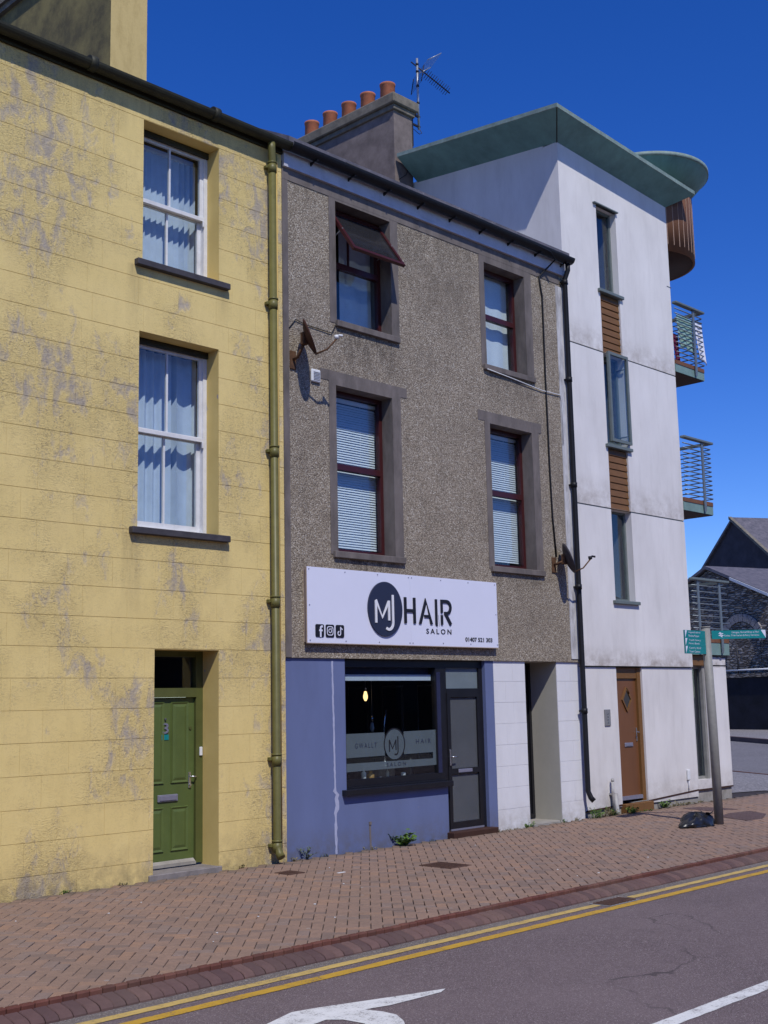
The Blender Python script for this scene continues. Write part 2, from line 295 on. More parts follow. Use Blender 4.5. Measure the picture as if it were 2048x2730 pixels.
# ---------------------------------------------------------------- mesh helpers
W = {}                                                    # world position of every parent
def V3(*a): return Vector(a)
class MB:
    def __init__(s): s.v = []; s.f = []; s.mi = []; s.cur = 0; s.smooth = set()
    def add(s, vs, fs):
        b = len(s.v); s.v += [Vector(p) for p in vs]
        for f in fs: s.f.append([b+i for i in f]); s.mi.append(s.cur)
        return s
    def box(s, x0, x1, y0, y1, z0, z1, bev=0.0):
        if bev <= 0:
            return s.add([(x0,y0,z0),(x1,y0,z0),(x1,y1,z0),(x0,y1,z0),(x0,y0,z1),(x1,y0,z1),(x1,y1,z1),(x0,y1,z1)],
                [(0,3,2,1),(4,5,6,7),(0,1,5,4),(1,2,6,5),(2,3,7,6),(3,0,4,7)])
        b = bev; c = Vector(((x0+x1)/2,(y0+y1)/2,(z0+z1)/2)); h = ((x1-x0)/2,(y1-y0)/2,(z1-z0)/2)
        vs = []; idx = {}
        for sx in (-1,1):
            for sy in (-1,1):
                for sz in (-1,1):
                    for ax in range(3):
                        d = [h[0]-b, h[1]-b, h[2]-b]; d[ax] += b
                        idx[(sx,sy,sz,ax)] = len(vs); vs.append((c.x+sx*d[0], c.y+sy*d[1], c.z+sz*d[2]))
        fs = []
        for ax in range(3):
            o = [i for i in range(3) if i != ax]
            for sg in (-1,1):
                q = []
                for a, bb in ((-1,-1),(1,-1),(1,1),(-1,1)):
                    k = [0,0,0]; k[ax] = sg; k[o[0]] = a; k[o[1]] = bb; q.append(idx[(*k, ax)])
                fs.append(q)
        for ax in range(3):
            o = [i for i in range(3) if i != ax]
            for a in (-1,1):
                for bb in (-1,1):
                    q = []
                    for sg, axx in ((-1,o[0]),(1,o[0]),(1,o[1]),(-1,o[1])):
                        k = [0,0,0]; k[ax] = sg; k[o[0]] = a; k[o[1]] = bb; q.append(idx[(*k, axx)])
                    fs.append(q)
        for sx in (-1,1):
            for sy in (-1,1):
                for sz in (-1,1): fs.append([idx[(sx,sy,sz,i)] for i in range(3)])
        return s.add(vs, fs)
    def prism(s, pts, y0, y1):                              # outline in X,Z pushed along Y
        n = len(pts)
        s.add([(x,y0,z) for x,z in pts]+[(x,y1,z) for x,z in pts], [list(range(n)), list(range(2*n-1,n-1,-1))]+[[i,(i+1)%n,n+(i+1)%n,n+i] for i in range(n)])
        return s
    def prismx(s, pts, x0, x1):                             # outline in Y,Z pushed along X
        n = len(pts)
        s.add([(x0,y,z) for y,z in pts]+[(x1,y,z) for y,z in pts], [list(range(n)), list(range(2*n-1,n-1,-1))]+[[i,(i+1)%n,n+(i+1)%n,n+i] for i in range(n)])
        return s
    def flat(s, pts, z0, z1):                               # outline in X,Y pushed along Z
        n = len(pts)
        s.add([(x,y,z0) for x,y in pts]+[(x,y,z1) for x,y in pts], [list(range(n)), list(range(2*n-1,n-1,-1))]+[[i,(i+1)%n,n+(i+1)%n,n+i] for i in range(n)])
        return s
    def stroke(s, p, q, wd, y0, y1):                        # a bar in the X,Z plane
        p = Vector((p[0],0,p[1])); q = Vector((q[0],0,q[1])); d = (q-p).normalized(); n = Vector((-d.z,0,d.x))*wd/2
        return s.prism([((p+n).x,(p+n).z),((q+n).x,(q+n).z),((q-n).x,(q-n).z),((p-n).x,(p-n).z)], y0, y1)
    def tube(s, path, r, seg=8, cap=True):
        path = [Vector(p) for p in path]; rings = []; n = len(path); rr = r if isinstance(r,(list,tuple)) else [r]*n
        ref = None
        for i, p in enumerate(path):
            a = path[max(i-1,0)]; b = path[min(i+1,n-1)]; t = (b-a).normalized()
            if ref is None: ref = (Vector((0,0,1)) if abs(t.z) < .9 else Vector((1,0,0)))
            u = t.cross(ref).normalized(); v2 = u.cross(t).normalized(); ref = v2
            rings.append([p + (u*math.cos(k*2*math.pi/seg)+v2*math.sin(k*2*math.pi/seg))*rr[i] for k in range(seg)])
        b0 = len(s.v); vs = [q for rg in rings for q in rg]; fs = []
        for i in range(n-1):
            for k in range(seg): fs.append([i*seg+k, i*seg+(k+1)%seg, (i+1)*seg+(k+1)%seg, (i+1)*seg+k])
        f0 = len(s.f); s.add(vs, fs)
        for i in range(f0, len(s.f)): s.smooth.add(i)
        if cap: s.add([], []); s.f.append([b0+k for k in range(seg)][::-1]); s.mi.append(s.cur); s.f.append([b0+(n-1)*seg+k for k in range(seg)]); s.mi.append(s.cur)
        return s
    def lathe(s, c, prof, seg=20, a0=0.0, a1=2*math.pi):     # profile (r,z) about a vertical axis
        full = abs(a1-a0-2*math.pi) < 1e-6; m = seg if full else seg+1; vs = []; fs = []
        for r, z in prof:
            for k in range(m):
                a = a0+(a1-a0)*k/seg; vs.append((c[0]+r*math.cos(a), c[1]+r*math.sin(a), c[2]+z))
        for i in range(len(prof)-1):
            for k in range(seg): k2 = (k+1)%m; fs.append([i*m+k, i*m+k2, (i+1)*m+k2, (i+1)*m+k])
        f0 = len(s.f); s.add(vs, fs)
        for i in range(f0, len(s.f)): s.smooth.add(i)
        return s
    def mesh(s, name, mats, org):
        me = bpy.data.meshes.new(name); me.from_pydata([tuple(p-org) for p in s.v], [], s.f)
        for mm in (mats if isinstance(mats,(list,tuple)) else [mats]): me.materials.append(M[mm])
        for i, p in enumerate(me.polygons):
            p.material_index = s.mi[i]
            if i in s.smooth: p.use_smooth = True
        return me
    def build(s, name, mats, parent=None, label=None, cat=None, group=None, kind=None, org=None, normals=True):
        if org is None:
            if parent is not None: org = W[parent.name]
            else:
                xs = [p.x for p in s.v]; ys = [p.y for p in s.v]; zs = [p.z for p in s.v]
                org = Vector(((min(xs)+max(xs))/2, (min(ys)+max(ys))/2, min(zs)))
        me = s.mesh(name, mats, org)
        if normals:
            import bmesh
            bm = bmesh.new(); bm.from_mesh(me); bmesh.ops.recalc_face_normals(bm, faces=bm.faces); bm.to_mesh(me); bm.free()
        o = bpy.data.objects.new(name, me); COL.objects.link(o)
        if parent is not None: o.parent = parent; o.location = org - W[parent.name]
        else: o.location = org
        W[o.name] = Vector(org); tag(o, label, cat, group, kind); return o
def tag(o, label=None, cat=None, group=None, kind=None):
    if label: o['label'] = label
    if cat: o['category'] = cat
    if group: o['group'] = group
    if kind: o['kind'] = kind
def empty(name, loc, label, cat, group=None):
    o = bpy.data.objects.new(name, None); COL.objects.link(o); o.location = loc; o.empty_display_size = .2
    W[o.name] = Vector(loc); tag(o, label, cat, group); return o
def copy(o, parent, wpos):                                  # a copy that shares mesh data, its origin at wpos
    c = o.copy(); COL.objects.link(c); c.parent = parent; c.location = Vector(wpos) - (W[parent.name] if parent else Vector()); W[c.name] = Vector(wpos); return c
def tone(me, fn):                                           # a colour attribute read by the brick materials
    a = me.color_attributes.new('tone', 'FLOAT_COLOR', 'CORNER')
    for p in me.polygons:
        v = fn(p.index)
        for li in p.loop_indices: a.data[li].color = (v, v, v, 1)
def cells(x0, x1, z0, z1, holes):                           # rectangle minus holes -> rectangles
    xs = sorted({x0, x1, *[min(max(h[i],x0),x1) for h in holes for i in (0,1)]}); zs = sorted({z0, z1, *[min(max(h[i],z0),z1) for h in holes for i in (2,3)]})
    out = []
    for a, b in zip(xs, xs[1:]):
        for c, d in zip(zs, zs[1:]):
            mx, mz = (a+b)/2, (c+d)/2
            if b-a > 1e-5 and d-c > 1e-5 and not any(h[0] < mx < h[1] and h[2] < mz < h[3] for h in holes): out.append((a, b, c, d))
    return out
def wall(mb, x0, x1, z0, z1, holes, y0, y1, reveal=0, jamb=None, ends=True):
    """a wall in the X,Z plane with openings; `jamb` = material slot of the reveal faces"""
    for a, b, c, d in cells(x0, x1, z0, z1, holes):
        mb.add([(a,y0,c),(b,y0,c),(b,y0,d),(a,y0,d)], [(0,1,2,3)])
        mb.add([(a,y1,c),(b,y1,c),(b,y1,d),(a,y1,d)], [(3,2,1,0)])
    if ends: mb.add([(x0,y0,z0),(x0,y1,z0),(x0,y1,z1),(x0,y0,z1)], [(0,1,2,3)]).add([(x1,y0,z0),(x1,y1,z0),(x1,y1,z1),(x1,y0,z1)], [(3,2,1,0)])
    mb.add([(x0,y0,z1),(x1,y0,z1),(x1,y1,z1),(x0,y1,z1)], [(0,1,2,3)])
    old = mb.cur
    if jamb is not None: mb.cur = jamb
    for h in holes:
        a, b, c, d = h[:4]; yr = y1
        mb.add([(a,y0,c),(a,yr,c),(a,yr,d),(a,y0,d)], [(0,1,2,3)]); mb.add([(b,y0,c),(b,yr,c),(b,yr,d),(b,y0,d)], [(3,2,1,0)])
        mb.add([(a,y0,d),(b,y0,d),(b,yr,d),(a,yr,d)], [(0,1,2,3)]); mb.add([(a,y0,c),(b,y0,c),(b,yr,c),(a,yr,c)], [(3,2,1,0)])
    mb.cur = old
def room(parent, x0, x1, y0, y1, z0, z1, mat, name='room'):
    mb = MB(); mb.add([(x0,y0,z0),(x1,y0,z0),(x1,y1,z0),(x0,y1,z0),(x0,y0,z1),(x1,y0,z1),(x1,y1,z1),(x0,y1,z1)], [(0,3,2,1),(4,5,6,7),(1,2,6,5),(2,3,7,6),(3,0,4,7)])
    return mb.build(name, mat, parent, normals=False)
def rect_frame(mb, x0, x1, z0, z1, wd, y0, y1, wb=None):
    wb = wb or wd
    mb.box(x0, x0+wd, y0, y1, z0, z1); mb.box(x1-wd, x1, y0, y1, z0, z1)
    mb.box(x0+wd, x1-wd, y0, y1, z1-wd, z1); mb.box(x0+wd, x1-wd, y0, y1, z0, z0+wb)
def text_mb(txt, x0, x1, z0, z1, y0, y1, bold=0.0, space=1.0):
    cu = bpy.data.curves.new('lettering', 'FONT'); cu.body = txt; cu.size = 1; cu.offset = bold; cu.resolution_u = 3; cu.space_character = space
    ob = bpy.data.objects.new('lettering', cu); COL.objects.link(ob); bpy.context.view_layer.update()
    me = ob.evaluated_get(bpy.context.evaluated_depsgraph_get()).to_mesh()
    vs = [v.co.copy() for v in me.vertices]; fs = [list(p.vertices) for p in me.polygons]
    ob.to_mesh_clear() if False else None
    bpy.data.objects.remove(ob); bpy.data.curves.remove(cu)
    ax = min(v.x for v in vs); bx = max(v.x for v in vs); ay = min(v.y for v in vs); by = max(v.y for v in vs)
    P = [(x0+(v.x-ax)/(bx-ax)*(x1-x0), z0+(v.y-ay)/(by-ay)*(z1-z0)) for v in vs]
    mb = MB(); n = len(P); mb.add([(x,y0,z) for x,z in P], fs)
    if y1 > y0:                                             # side faces along the outline
        cnt = {}
        for f in fs:
            for i in range(len(f)):
                a, b = f[i], f[(i+1)%len(f)]; cnt.setdefault((min(a,b),max(a,b)), []).append((a,b))
        for k, es in cnt.items():
            if len(es) == 1:
                a, b = es[0]; mb.add([(P[a][0],y0,P[a][1]),(P[b][0],y0,P[b][1]),(P[b][0],y1,P[b][1]),(P[a][0],y1,P[a][1])], [(0,1,2,3)])
    return mb
def arc(cx, cz, r, a0, a1, n=10, rz=None):
    rz = rz or r
    return [(cx+r*math.cos(R(a0+(a1-a0)*i/n)), cz+rz*math.sin(R(a0+(a1-a0)*i/n))) for i in range(n+1)]
def polystroke(mb, pts, wd, y0, y1):                        # a mitred band along a polyline in X,Z
    n = len(pts); L = []; Rr = []
    for i in range(n):
        a = Vector(pts[max(i-1,0)]); b = Vector(pts[min(i+1,n-1)]); d = (b-a).normalized(); nn = Vector((-d.y, d.x))*wd/2
        p = Vector(pts[i]); L.append(p+nn); Rr.append(p-nn)
    for i in range(n-1): mb.prism([tuple(L[i]), tuple(L[i+1]), tuple(Rr[i+1]), tuple(Rr[i])], y0, y1)
# ---------------------------------------------------------------- the ground, roads and pavement
GZ = -0.13
def sheet(name, pts, z, mat, parent=None, kind='structure', label=None):
    mb = MB(); mb.add([(x,y,z) for x,y in pts], [list(range(len(pts)))])
    return mb.build(name, mat, parent, kind=kind, label=label)
ground = sheet('ground', [(-900,-900),(1500,-900),(1500,1500),(-900,1500)], GZ, 'side_asphalt', label='grey tarmac ground stretching away from the street')
road = sheet('road', [(-40,-17),(60,-17),(60,-4.38),(24,-4.38),(-40,-4.38)], -.10, 'road', label='purplish grey asphalt road in front of the terrace')
sheet('gutter_strip', [(-40,-4.38),(24,-4.38),(24,-4.10),(-40,-4.10)], -.1005, 'gutter_asphalt', road, None)
def wobble_line(name, x0, x1, y0, y1, mat, z, gaps=()):
    mb = MB(); rnd = random.Random(int(abs(y0)*100)); n = int((x1-x0)/.06)
    up_ = [y1+rnd.uniform(-.004,.004) for _ in range(n+1)]; lo = [y0+rnd.uniform(-.004,.004) for _ in range(n+1)]
    for i in range(n):
        xa = x0+(x1-x0)*i/n; xb = x0+(x1-x0)*(i+1)/n
        if any(g0 < xa < g1 for g0, g1 in gaps): continue
        mb.add([(xa,lo[i],z),(xb,lo[i+1],z),(xb,up_[i+1],z),(xa,up_[i],z)], [(0,1,2,3)])
    return mb.build(name, mat, road)
wobble_line('yellow_line', 1, 30, -4.420, -4.325, 'yellow_line_worn', -.096, ((9.95,10.5),))
wobble_line('yellow_line', 1, 30, -4.640, -4.535, 'yellow_line', -.096)
wobble_line('white_line', 6.0, 13.5, -7.19, -7.07, 'white_line', -.096)
# curved direction arrow of white paint (only its head and one barb reach into the picture)
ARROW = [(4.62,-5.55),(4.90,-5.37),(5.13,-5.26),(5.42,-5.16),(5.62,-5.21),(5.95,-5.32),(6.25,-5.42),(6.52,-5.50),(6.42,-5.545),(6.15,-5.535),(5.95,-5.525),(5.765,-5.475),
         (5.80,-5.60),(5.80,-5.72),(5.72,-5.86),(5.55,-6.05),(5.38,-5.95),(5.52,-5.72),(5.50,-5.55),(5.43,-5.47),(5.25,-5.50),(5.0,-5.60),(4.72,-5.75)]
mb = MB(); mb.add([(x,y,-.096) for x,y in ARROW], [list(range(len(ARROW)))]); mb.build('painted_arrow', 'white_line', road)

PAV = [(-40,-3.96),(20.5,-3.96),(23.6,-2.9),(25.6,-.9),(27.1,2.5),(28.15,4.1),(32,10),(32,14),(19.7,14),(19.7,.2),(-40,.2)]
pav = sheet('pavement', PAV, -.016, 'joint_dark', label='brick paved footway along the foot of the buildings')
# herringbone pavers at 45 degrees; tops uneven by a millimetre or two
BL, BW = .2, .1
def inside(x, y): return 3.3 < x < 22.6 and -4.05 < y < -.02 and not (x > 19.5 and y > .1*(x-19.5)) and not (x > 20.2 and y < -3.86+.3*(x-20.2))
bricks = []
c45 = math.cos(R(45)); s45 = c45
for a in range(-170, 330):
    for b in range(-170, 330):
        # horizontal brick where (a-b)%4==0 , vertical where (a-b)%4==2 shifted (classic herringbone of 2:1 bricks)
        k = (a-b) % 4
        if k == 0: u, v, hor = (a+1)*BW, (b+.5)*BW, True
        elif k == 3: u, v, hor = (a+.5)*BW, (b+1)*BW, False
        else: continue
        x = u*c45 - v*s45; y = u*s45 + v*c45 - 2.0
        x += 12.0
        if inside(x, y): bricks.append((x, y, hor))
def brick_rect(x, y, hor, rr):
    lu, lv = (BL, BW) if hor else (BW, BL); g = .0035
    cor = []
    for i, j in ((-1,-1),(1,-1),(1,1),(-1,1)):
        u = i*(lu/2-g); v = j*(lv/2-g); cor.append((x+u*c45-v*s45, y+u*s45+v*c45))
    return cor
COVERS = [(10.54,10.90,-2.05,-1.57), (9.15,9.38,-.92,-.67)]
def clear(x, y): return not any(a-.02 < x < b+.02 and c-.02 < y < d+.02 for a,b,c,d in COVERS)
YK = -3.947                                                  # pavers are cut along the back of the kerb
def cut(cor):
    out = []
    for i in range(len(cor)):
        p, q = cor[i], cor[(i+1)%len(cor)]
        if p[1] >= YK: out.append(p)
        if (p[1] >= YK) != (q[1] >= YK): f = (YK-p[1])/(q[1]-p[1]); out.append((p[0]+(q[0]-p[0])*f, YK))
    return out
def add_brick(mb, x, y, hor, rr, clip=True):
    cor = brick_rect(x, y, hor, rr)
    if clip: cor = cut(cor)
    n = len(cor)
    if n < 3: return 0
    z = rr.uniform(-.0035,.0015); ax_, ay_ = rr.uniform(-.012,.012), rr.uniform(-.012,.012)
    cx = sum(c[0] for c in cor)/n; cy = sum(c[1] for c in cor)/n; f = .955; tl = [z+(px-cx)*ax_+(py-cy)*ay_ for px,py in cor]
    mb.add([(px,py,-.03) for px,py in cor]+[(px,py,tl[i]-.004) for i,(px,py) in enumerate(cor)]+[(cx+(px-cx)*f,cy+(py-cy)*f,tl[i]) for i,(px,py) in enumerate(cor)],
           [(i,(i+1)%n,n+(i+1)%n,n+i) for i in range(n)]+[(n+i,n+(i+1)%n,2*n+(i+1)%n,2*n+i) for i in range(n)]+[[2*n+i for i in range(n)]])
    return 2*n+1
def area(cor): return abs(sum(cor[i][0]*cor[(i+1)%len(cor)][1]-cor[(i+1)%len(cor)][0]*cor[i][1] for i in range(len(cor))))/2 if len(cor) > 2 else 0
bricks = [b for b in bricks if area(cut(brick_rect(*b, None))) > .0006]
vis = lambda b: (Vector((b[0],b[1],0))-CAM).length if (b[0] > 4.0 + (b[1]+3.86)*.55) else 999
bricks.sort(key=vis)
rr = random.Random(3)
protos = {}
for hor in (True, False):
    for k in range(5):
        mb = MB(); add_brick(mb, 0, 0, hor, rr, False); o = mb.build('brick', 'paver', pav, org=Vector((0,0,0))); tone(o.data, lambda i, k=k: k/4*.9+.05); protos[(hor,k)] = o
used = set()
for x, y, hor in bricks[:300]:
    k = rr.choice((0,1,1,1,2,2,2,2,3,4)); p = protos[(hor,k)]
    if min(c[1] for c in brick_rect(x, y, hor, None)) < YK:
        mb = MB(); add_brick(mb, x, y, hor, rr); o = mb.build('brick', 'paver', pav); tone(o.data, lambda i, k=k: k/4*.9+.05); continue
    if p.name not in used: used.add(p.name); p.location = Vector((x,y,0))-W[pav.name]
    else: copy(p, pav, (x,y,0))
for p in protos.values():
    if p.name not in used: bpy.data.objects.remove(p)
mb = MB(); tones = []
for x, y, hor in bricks[300:]:
    nf = add_brick(mb, x, y, hor, rr); tones += [rr.choice((.05,.275,.275,.275,.5,.5,.5,.5,.725,.95))]*nf
o = mb.build('paving_bricks', 'paver', pav, kind='stuff', normals=False); tone(o.data, lambda i: tones[i])
# kerb: a red upstand course and a splayed dark course, one object for each block
def kerb_run():
    out = []
    for k in range(3):
        mb = MB(); mb.box(-.0478,.0478,-.055,0,-.07,.003,.009); a = mb.build('kerb_brick','kerb_top',pav,org=Vector((0,0,0))); tone(a.data, lambda i,k=k: k/2)
        mb = MB(); pr = [(0,-.034),(-.012,-.030),(-.12,-.052),(-.155,-.066),(-.175,-.088),(-.18,-.14),(0,-.14)]; n = len(pr); g = .007
        cy_, cz_ = -.09, -.10; ins = [(cy_+(y-cy_)*.93, cz_+(z-cz_)*.88) for y, z in pr]
        R0 = [(-.0475,)+p for p in ins]; R1 = [(-.0475+g,)+p for p in pr]; R2 = [(.0475-g,)+p for p in pr]; R3 = [(.0475,)+p for p in ins]
        mb.add(R0+R1+R2+R3, [list(range(n)), [3*n+i for i in range(n)][::-1]]+[[r*n+i,r*n+(i+1)%n,(r+1)*n+(i+1)%n,(r+1)*n+i] for r in range(3) for i in range(n)])
        b = mb.build('kerb_block','kerb_face',pav,org=Vector((0,0,0))); tone(b.data, lambda i,k=k: k/2)
        out.append((a,b))
    usedk = set(); rk = random.Random(5)
    def put(p, pos, rz=0):
        if p.name not in usedk: usedk.add(p.name); p.location = Vector(pos)-W[pav.name]; p.rotation_euler = (rk.uniform(-.012,.012),0,rz+rk.uniform(-.01,.01))
        else:
            c = copy(p, pav, pos); c.rotation_euler = (rk.uniform(-.012,.012),0,rz+rk.uniform(-.01,.01))
    x = 3.3
    while x < 20.4:
        put(out[rk.choice((0,1,1,2))][0], (x+.03,-3.945,rk.uniform(-.004,.002))); x += .1
    x = 3.3
    while x < 20.4:
        put(out[rk.choice((0,1,1,2))][1], (x,-4.0+.0,rk.uniform(-.002,.002))); x += .1
    # the kerb turning into the side street
    pts = PAV[1:6]; 
    for (xa,ya),(xb,yb) in zip(pts, pts[1:]):
        L = math.hypot(xb-xa,yb-ya); n = int(L/.1); ang = math.atan2(yb-ya,xb-xa)
        for i in range(n):
            f = (i+.5)/n; put(out[rk.choice((0,1,1,2))][0], (xa+(xb-xa)*f, ya+(yb-ya)*f, 0), ang)
kerb_run()
sheet('kerb_backing', [(-40,-4.05),(20.5,-4.05),(20.5,-3.961),(-40,-3.961)], -.055, 'joint_dark', pav, None)
# plain concrete apron where the bricks end, dark tarmac patches in the pavers
sheet('concrete_apron', [(22.5,-2.6),(25.4,-.8),(27.0,2.5),(28.0,4.1),(31.8,10),(31.8,13.8),(20.9,13.8),(20.9,.9),(22.6,.35)], -.003, 'far_paving', pav, None)
mb = MB(); mb.flat([(17.05,-2.2),(17.45,-2.25),(18.15,-1.95),(18.5,-1.5),(17.95,-1.42),(17.4,-1.55)], -.03, .004); mb.build('tarmac_patch','patch',pav)
mb = MB(); mb.flat([(18.15,-1.0),(18.65,-1.2),(18.78,-.85),(18.70,-.45),(18.35,-.36)], -.03, .004); mb.build('tarmac_patch','patch',pav)
# far side of the side street
far_pav = MB(); far_pav.flat([(38,3.0),(46.7,12.4),(49.9,15.9),(58,24.4),(66,34),(70,28),(62,20),(50,-6),(40,-8)], -.12, .03)
far_pav.build('far_pavement', ['far_paving'], kind='structure', label='pale pavement across the side street')
mb = MB(); mb.flat([(37.9,2.9),(46.6,12.3),(49.8,15.8),(57.9,24.3),(58.0,24.1),(50.0,15.7),(46.8,12.2),(38.1,2.8)], -.12, .06); mb.build('far_kerb','kerb_face',kind='structure',label='dark red kerb across the side street')
# iron covers let into the pavement
def cover(x0, x1, y0, y1, label, bars):
    e = empty('manhole_cover', ((x0+x1)/2,(y0+y1)/2,-.012), label, 'cover', 'covers set in the pavement')
    t = .020
    for (p, q, r_, s_) in ((x0,x1,y0,y0+t),(x0,x1,y1-t,y1),(x0,x0+t,y0+t,y1-t),(x1-t,x1,y0+t,y1-t)):
        mb = MB(); mb.box(p,q,r_,s_,-.02,.0065); mb.build('rim','iron',e)
    mb = MB(); mb.box(x0+t,x1-t,y0+t,y1-t,-.02,.003); lid = mb.build('lid','iron',e)
    for i in range(bars):
        xx = x0+t+.03+(x1-x0-2*t-.06)*i/(bars-1); mb = MB(); mb.box(xx-.007,xx+.007,y0+t+.03,y1-t-.03,.003,.0065); mb.build('rib','iron',lid)
cover(*COVERS[0], 'large rectangular rusty iron cover in the paving below the shop window', 9)
cover(*COVERS[1], 'small rusty iron cover in the paving by the olive drainpipe foot', 5)
e = empty('drain_grating', (10.22,-4.42,-.099), 'iron drain grating in the gutter breaking the yellow line', 'grating')
mb = MB(); mb.box(9.98,10.48,-4.52,-4.28,-.099,-.094); mb.build('frame','steel_dim',e)
for i in range(8):
    mb = MB(); xx = 10.01+i*.058; mb.box(xx,xx+.034,-4.50,-4.30,-.094,-.086); mb.build('bar','iron',e)
# ---------------------------------------------------------------- yellow house
YW = [(7.79,8.905,6.945,8.69), (7.755,8.90,3.83,6.105), (8.0,8.90,0.02,2.485)]
yh = empty('yellow_house', (6,0,0), 'tall yellow painted house with peeling walls and a green door', 'house')
mb = MB(); wall(mb, -6, 9.93, -.3, 9.0, YW, .007, .34, jamb=1); ywall = mb.build('wall', ['yellow','yellow_smooth'], yh)
# render lined out as ashlar: each block its own piece
rr = random.Random(11); LV = [-.12+.3265*k for k in range(0, 29)]
def ash_block(parent, x0, x1, z0, z1, holes, mat='yellow', y0=0.0, yb=.008, gx=.0003, gz=.0011):
    cs = cells(x0+gx, x1-gx, z0+gz, z1-gz, holes)
    if not cs: return
    mb = MB()
    X0, X1, Z0, Z1 = x0+gx, x1-gx, z0+gz, z1-gz; c = .0017
    xs = sorted({v for q in cs for v in q[:2]}); zs = sorted({v for q in cs for v in q[2:]})
    def P(x, z):
        px = X0+.0009 if abs(x-X0) < 1e-6 else X1-.0009 if abs(x-X1) < 1e-6 else x
        pz = Z0+c if abs(z-Z0) < 1e-6 else Z1-c if abs(z-Z1) < 1e-6 else z
        return (px, y0, pz)
    for a, b, d, e in cs:
        mb.add([P(a,d), P(b,d), P(b,e), P(a,e)], [(0,1,2,3)])
        for (p, q), on in ((((a,d),(b,d)), abs(d-Z0) < 1e-6), (((b,d),(b,e)), abs(b-X1) < 1e-6), (((b,e),(a,e)), abs(e-Z1) < 1e-6), (((a,e),(a,d)), abs(a-X0) < 1e-6)):
            if on:
                A, B = P(*p), P(*q); mb.add([A, B, (q[0], yb, q[1]), (p[0], yb, p[1])], [(0,1,2,3)])
    mb.build('stone_block', mat, parent, normals=False)
for i, z in enumerate(LV[:-1]):
    z1 = min(LV[i+1], 8.93); x = 4.4+(.31 if i % 2 else 0); z0 = max(z, -.1)
    while x < 9.92:
        x1 = x+rr.choice((.56,.62,.62,.68))
        if x1 > 9.70: x1 = 9.928
        ash_block(ywall, x, x1, z0, z1, YW, y0=rr.uniform(-.0006,.0006)); x = x1
# gutter, eaves and roof
def half_gutter(mb, x0, x1, yc, zt, r, t=.006, seg=10):
    pr = [(yc+r*math.cos(a), zt+r*math.sin(a)) for a in [math.pi+math.pi*i/seg for i in range(seg+1)]]
    ins = [(yc+(r-t)*math.cos(a), zt+(r-t)*math.sin(a)) for a in [math.pi+math.pi*i/seg for i in range(seg+1)]]
    mb.prismx(pr+ins[::-1], x0, x1)
mb = MB(); half_gutter(mb, -6, 9.97, -.115, 9.055, .085); g = mb.build('gutter', 'gutter_green', yh)
for x in (5.3, 7.0, 8.75):
    mb = MB(); mb.tube([(x-.045,-.115,9.045),(x+.045,-.115,9.045)], .088, 14); mb.build('gutter_joint','gutter_green',g)
mb = MB(); mb.prismx([(.0,8.94),(-.03,8.94),(-.03,9.03),(.0,9.03)], -6, 9.93); mb.build('fascia', 'gutter_green', yh)
mb = MB(); mb.prismx([(-.09,9.062),(4.6,11.42),(4.6,11.36),(-.09,9.02)], -6, 9.93); mb.build('roof', 'slate', yh)
rs = random.Random(4); mb = MB(); x = 4.6
while x < 9.9:
    wd = rs.uniform(.22,.28); dz = rs.uniform(0,.012); yy = -.10+rs.uniform(-.015,.01)
    mb.prismx([(yy,9.066+dz),(yy+.35,9.066+dz+.18),(yy+.35,9.052+dz+.18),(yy,9.052+dz)], x, min(x+wd-.004,9.93)); x += wd
mb.build('eaves_slates', 'slate', yh, kind='stuff')
# chimney stack
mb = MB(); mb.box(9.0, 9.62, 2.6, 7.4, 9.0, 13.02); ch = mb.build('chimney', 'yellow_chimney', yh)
mb = MB(); mb.box(8.93, 9.69, 2.53, 7.47, 13.02, 13.12); mb.box(8.88, 9.74, 2.48, 7.52, 13.12, 13.3); mb.build('cap', 'cap_stone', ch)
# sash windows
def sash_window(parent, x0, x1, z0, z1, zm, sill_z, y, kind):
    f = MB(); rect_frame(f, x0, x1, z0, z1, .055, y, y+.12); win = f.build('window', 'sash_white', parent)
    a, b = x0+.055, x1-.055; cx = (a+b)/2
    s = MB(); rect_frame(s, a, b, zm-.02, z1-.055, .05, y+.015, y+.055, .055); s.box(cx-.012, cx+.012, y+.017, y+.05, zm+.03, z1-.1); s.build('upper_sash','sash_white',win)
    s = MB(); rect_frame(s, a, b, z0+.055, zm+.02, .05, y+.065, y+.105, .075); s.box(cx-.012, cx+.012, y+.067, y+.10, z0+.12, zm-.02); s.build('lower_sash','sash_white',win)
    s = MB(); s.box(a, b, y-.004, y+.014, zm-.022, zm+.022); s.box(b-.02,b+.0,y-.02,y+.01,zm-.10,zm-.02,.006); s.build('meeting_rail','sash_white',win)
    for (p, q, r_, t_, yy) in ((a+.05,cx-.012,zm+.035,z1-.105,y+.03),(cx+.012,b-.05,zm+.035,z1-.105,y+.03),(a+.05,cx-.012,z0+.13,zm-.03,y+.082),(cx+.012,b-.05,z0+.13,zm-.03,y+.082)):
        s = MB(); s.box(p,q,yy,yy+.004,r_,t_); s.build('pane','glass',win)
    s = MB(); s.box(x0-.11, x1+.125, -.075, y+.02, sill_z-.075, sill_z, .006); s.build('sill','sill_slate',win)
    s = MB(); s.box(x0+.003,x1-.003,y-.035,y-.002,z1-.075,z1-.002); s.build('head_shade','gutter_green',win)  # dark strip added at the head to deepen the shade under the lintel
    room(win, x0+.01, x1-.01, y+.12, y+1.6, z0, z1, 'room_dark')
    return win
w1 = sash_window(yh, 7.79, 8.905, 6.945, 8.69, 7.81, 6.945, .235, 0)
w2 = sash_window(yh, 7.755, 8.90, 3.83, 6.105, 5.01, 3.83, .235, 1)
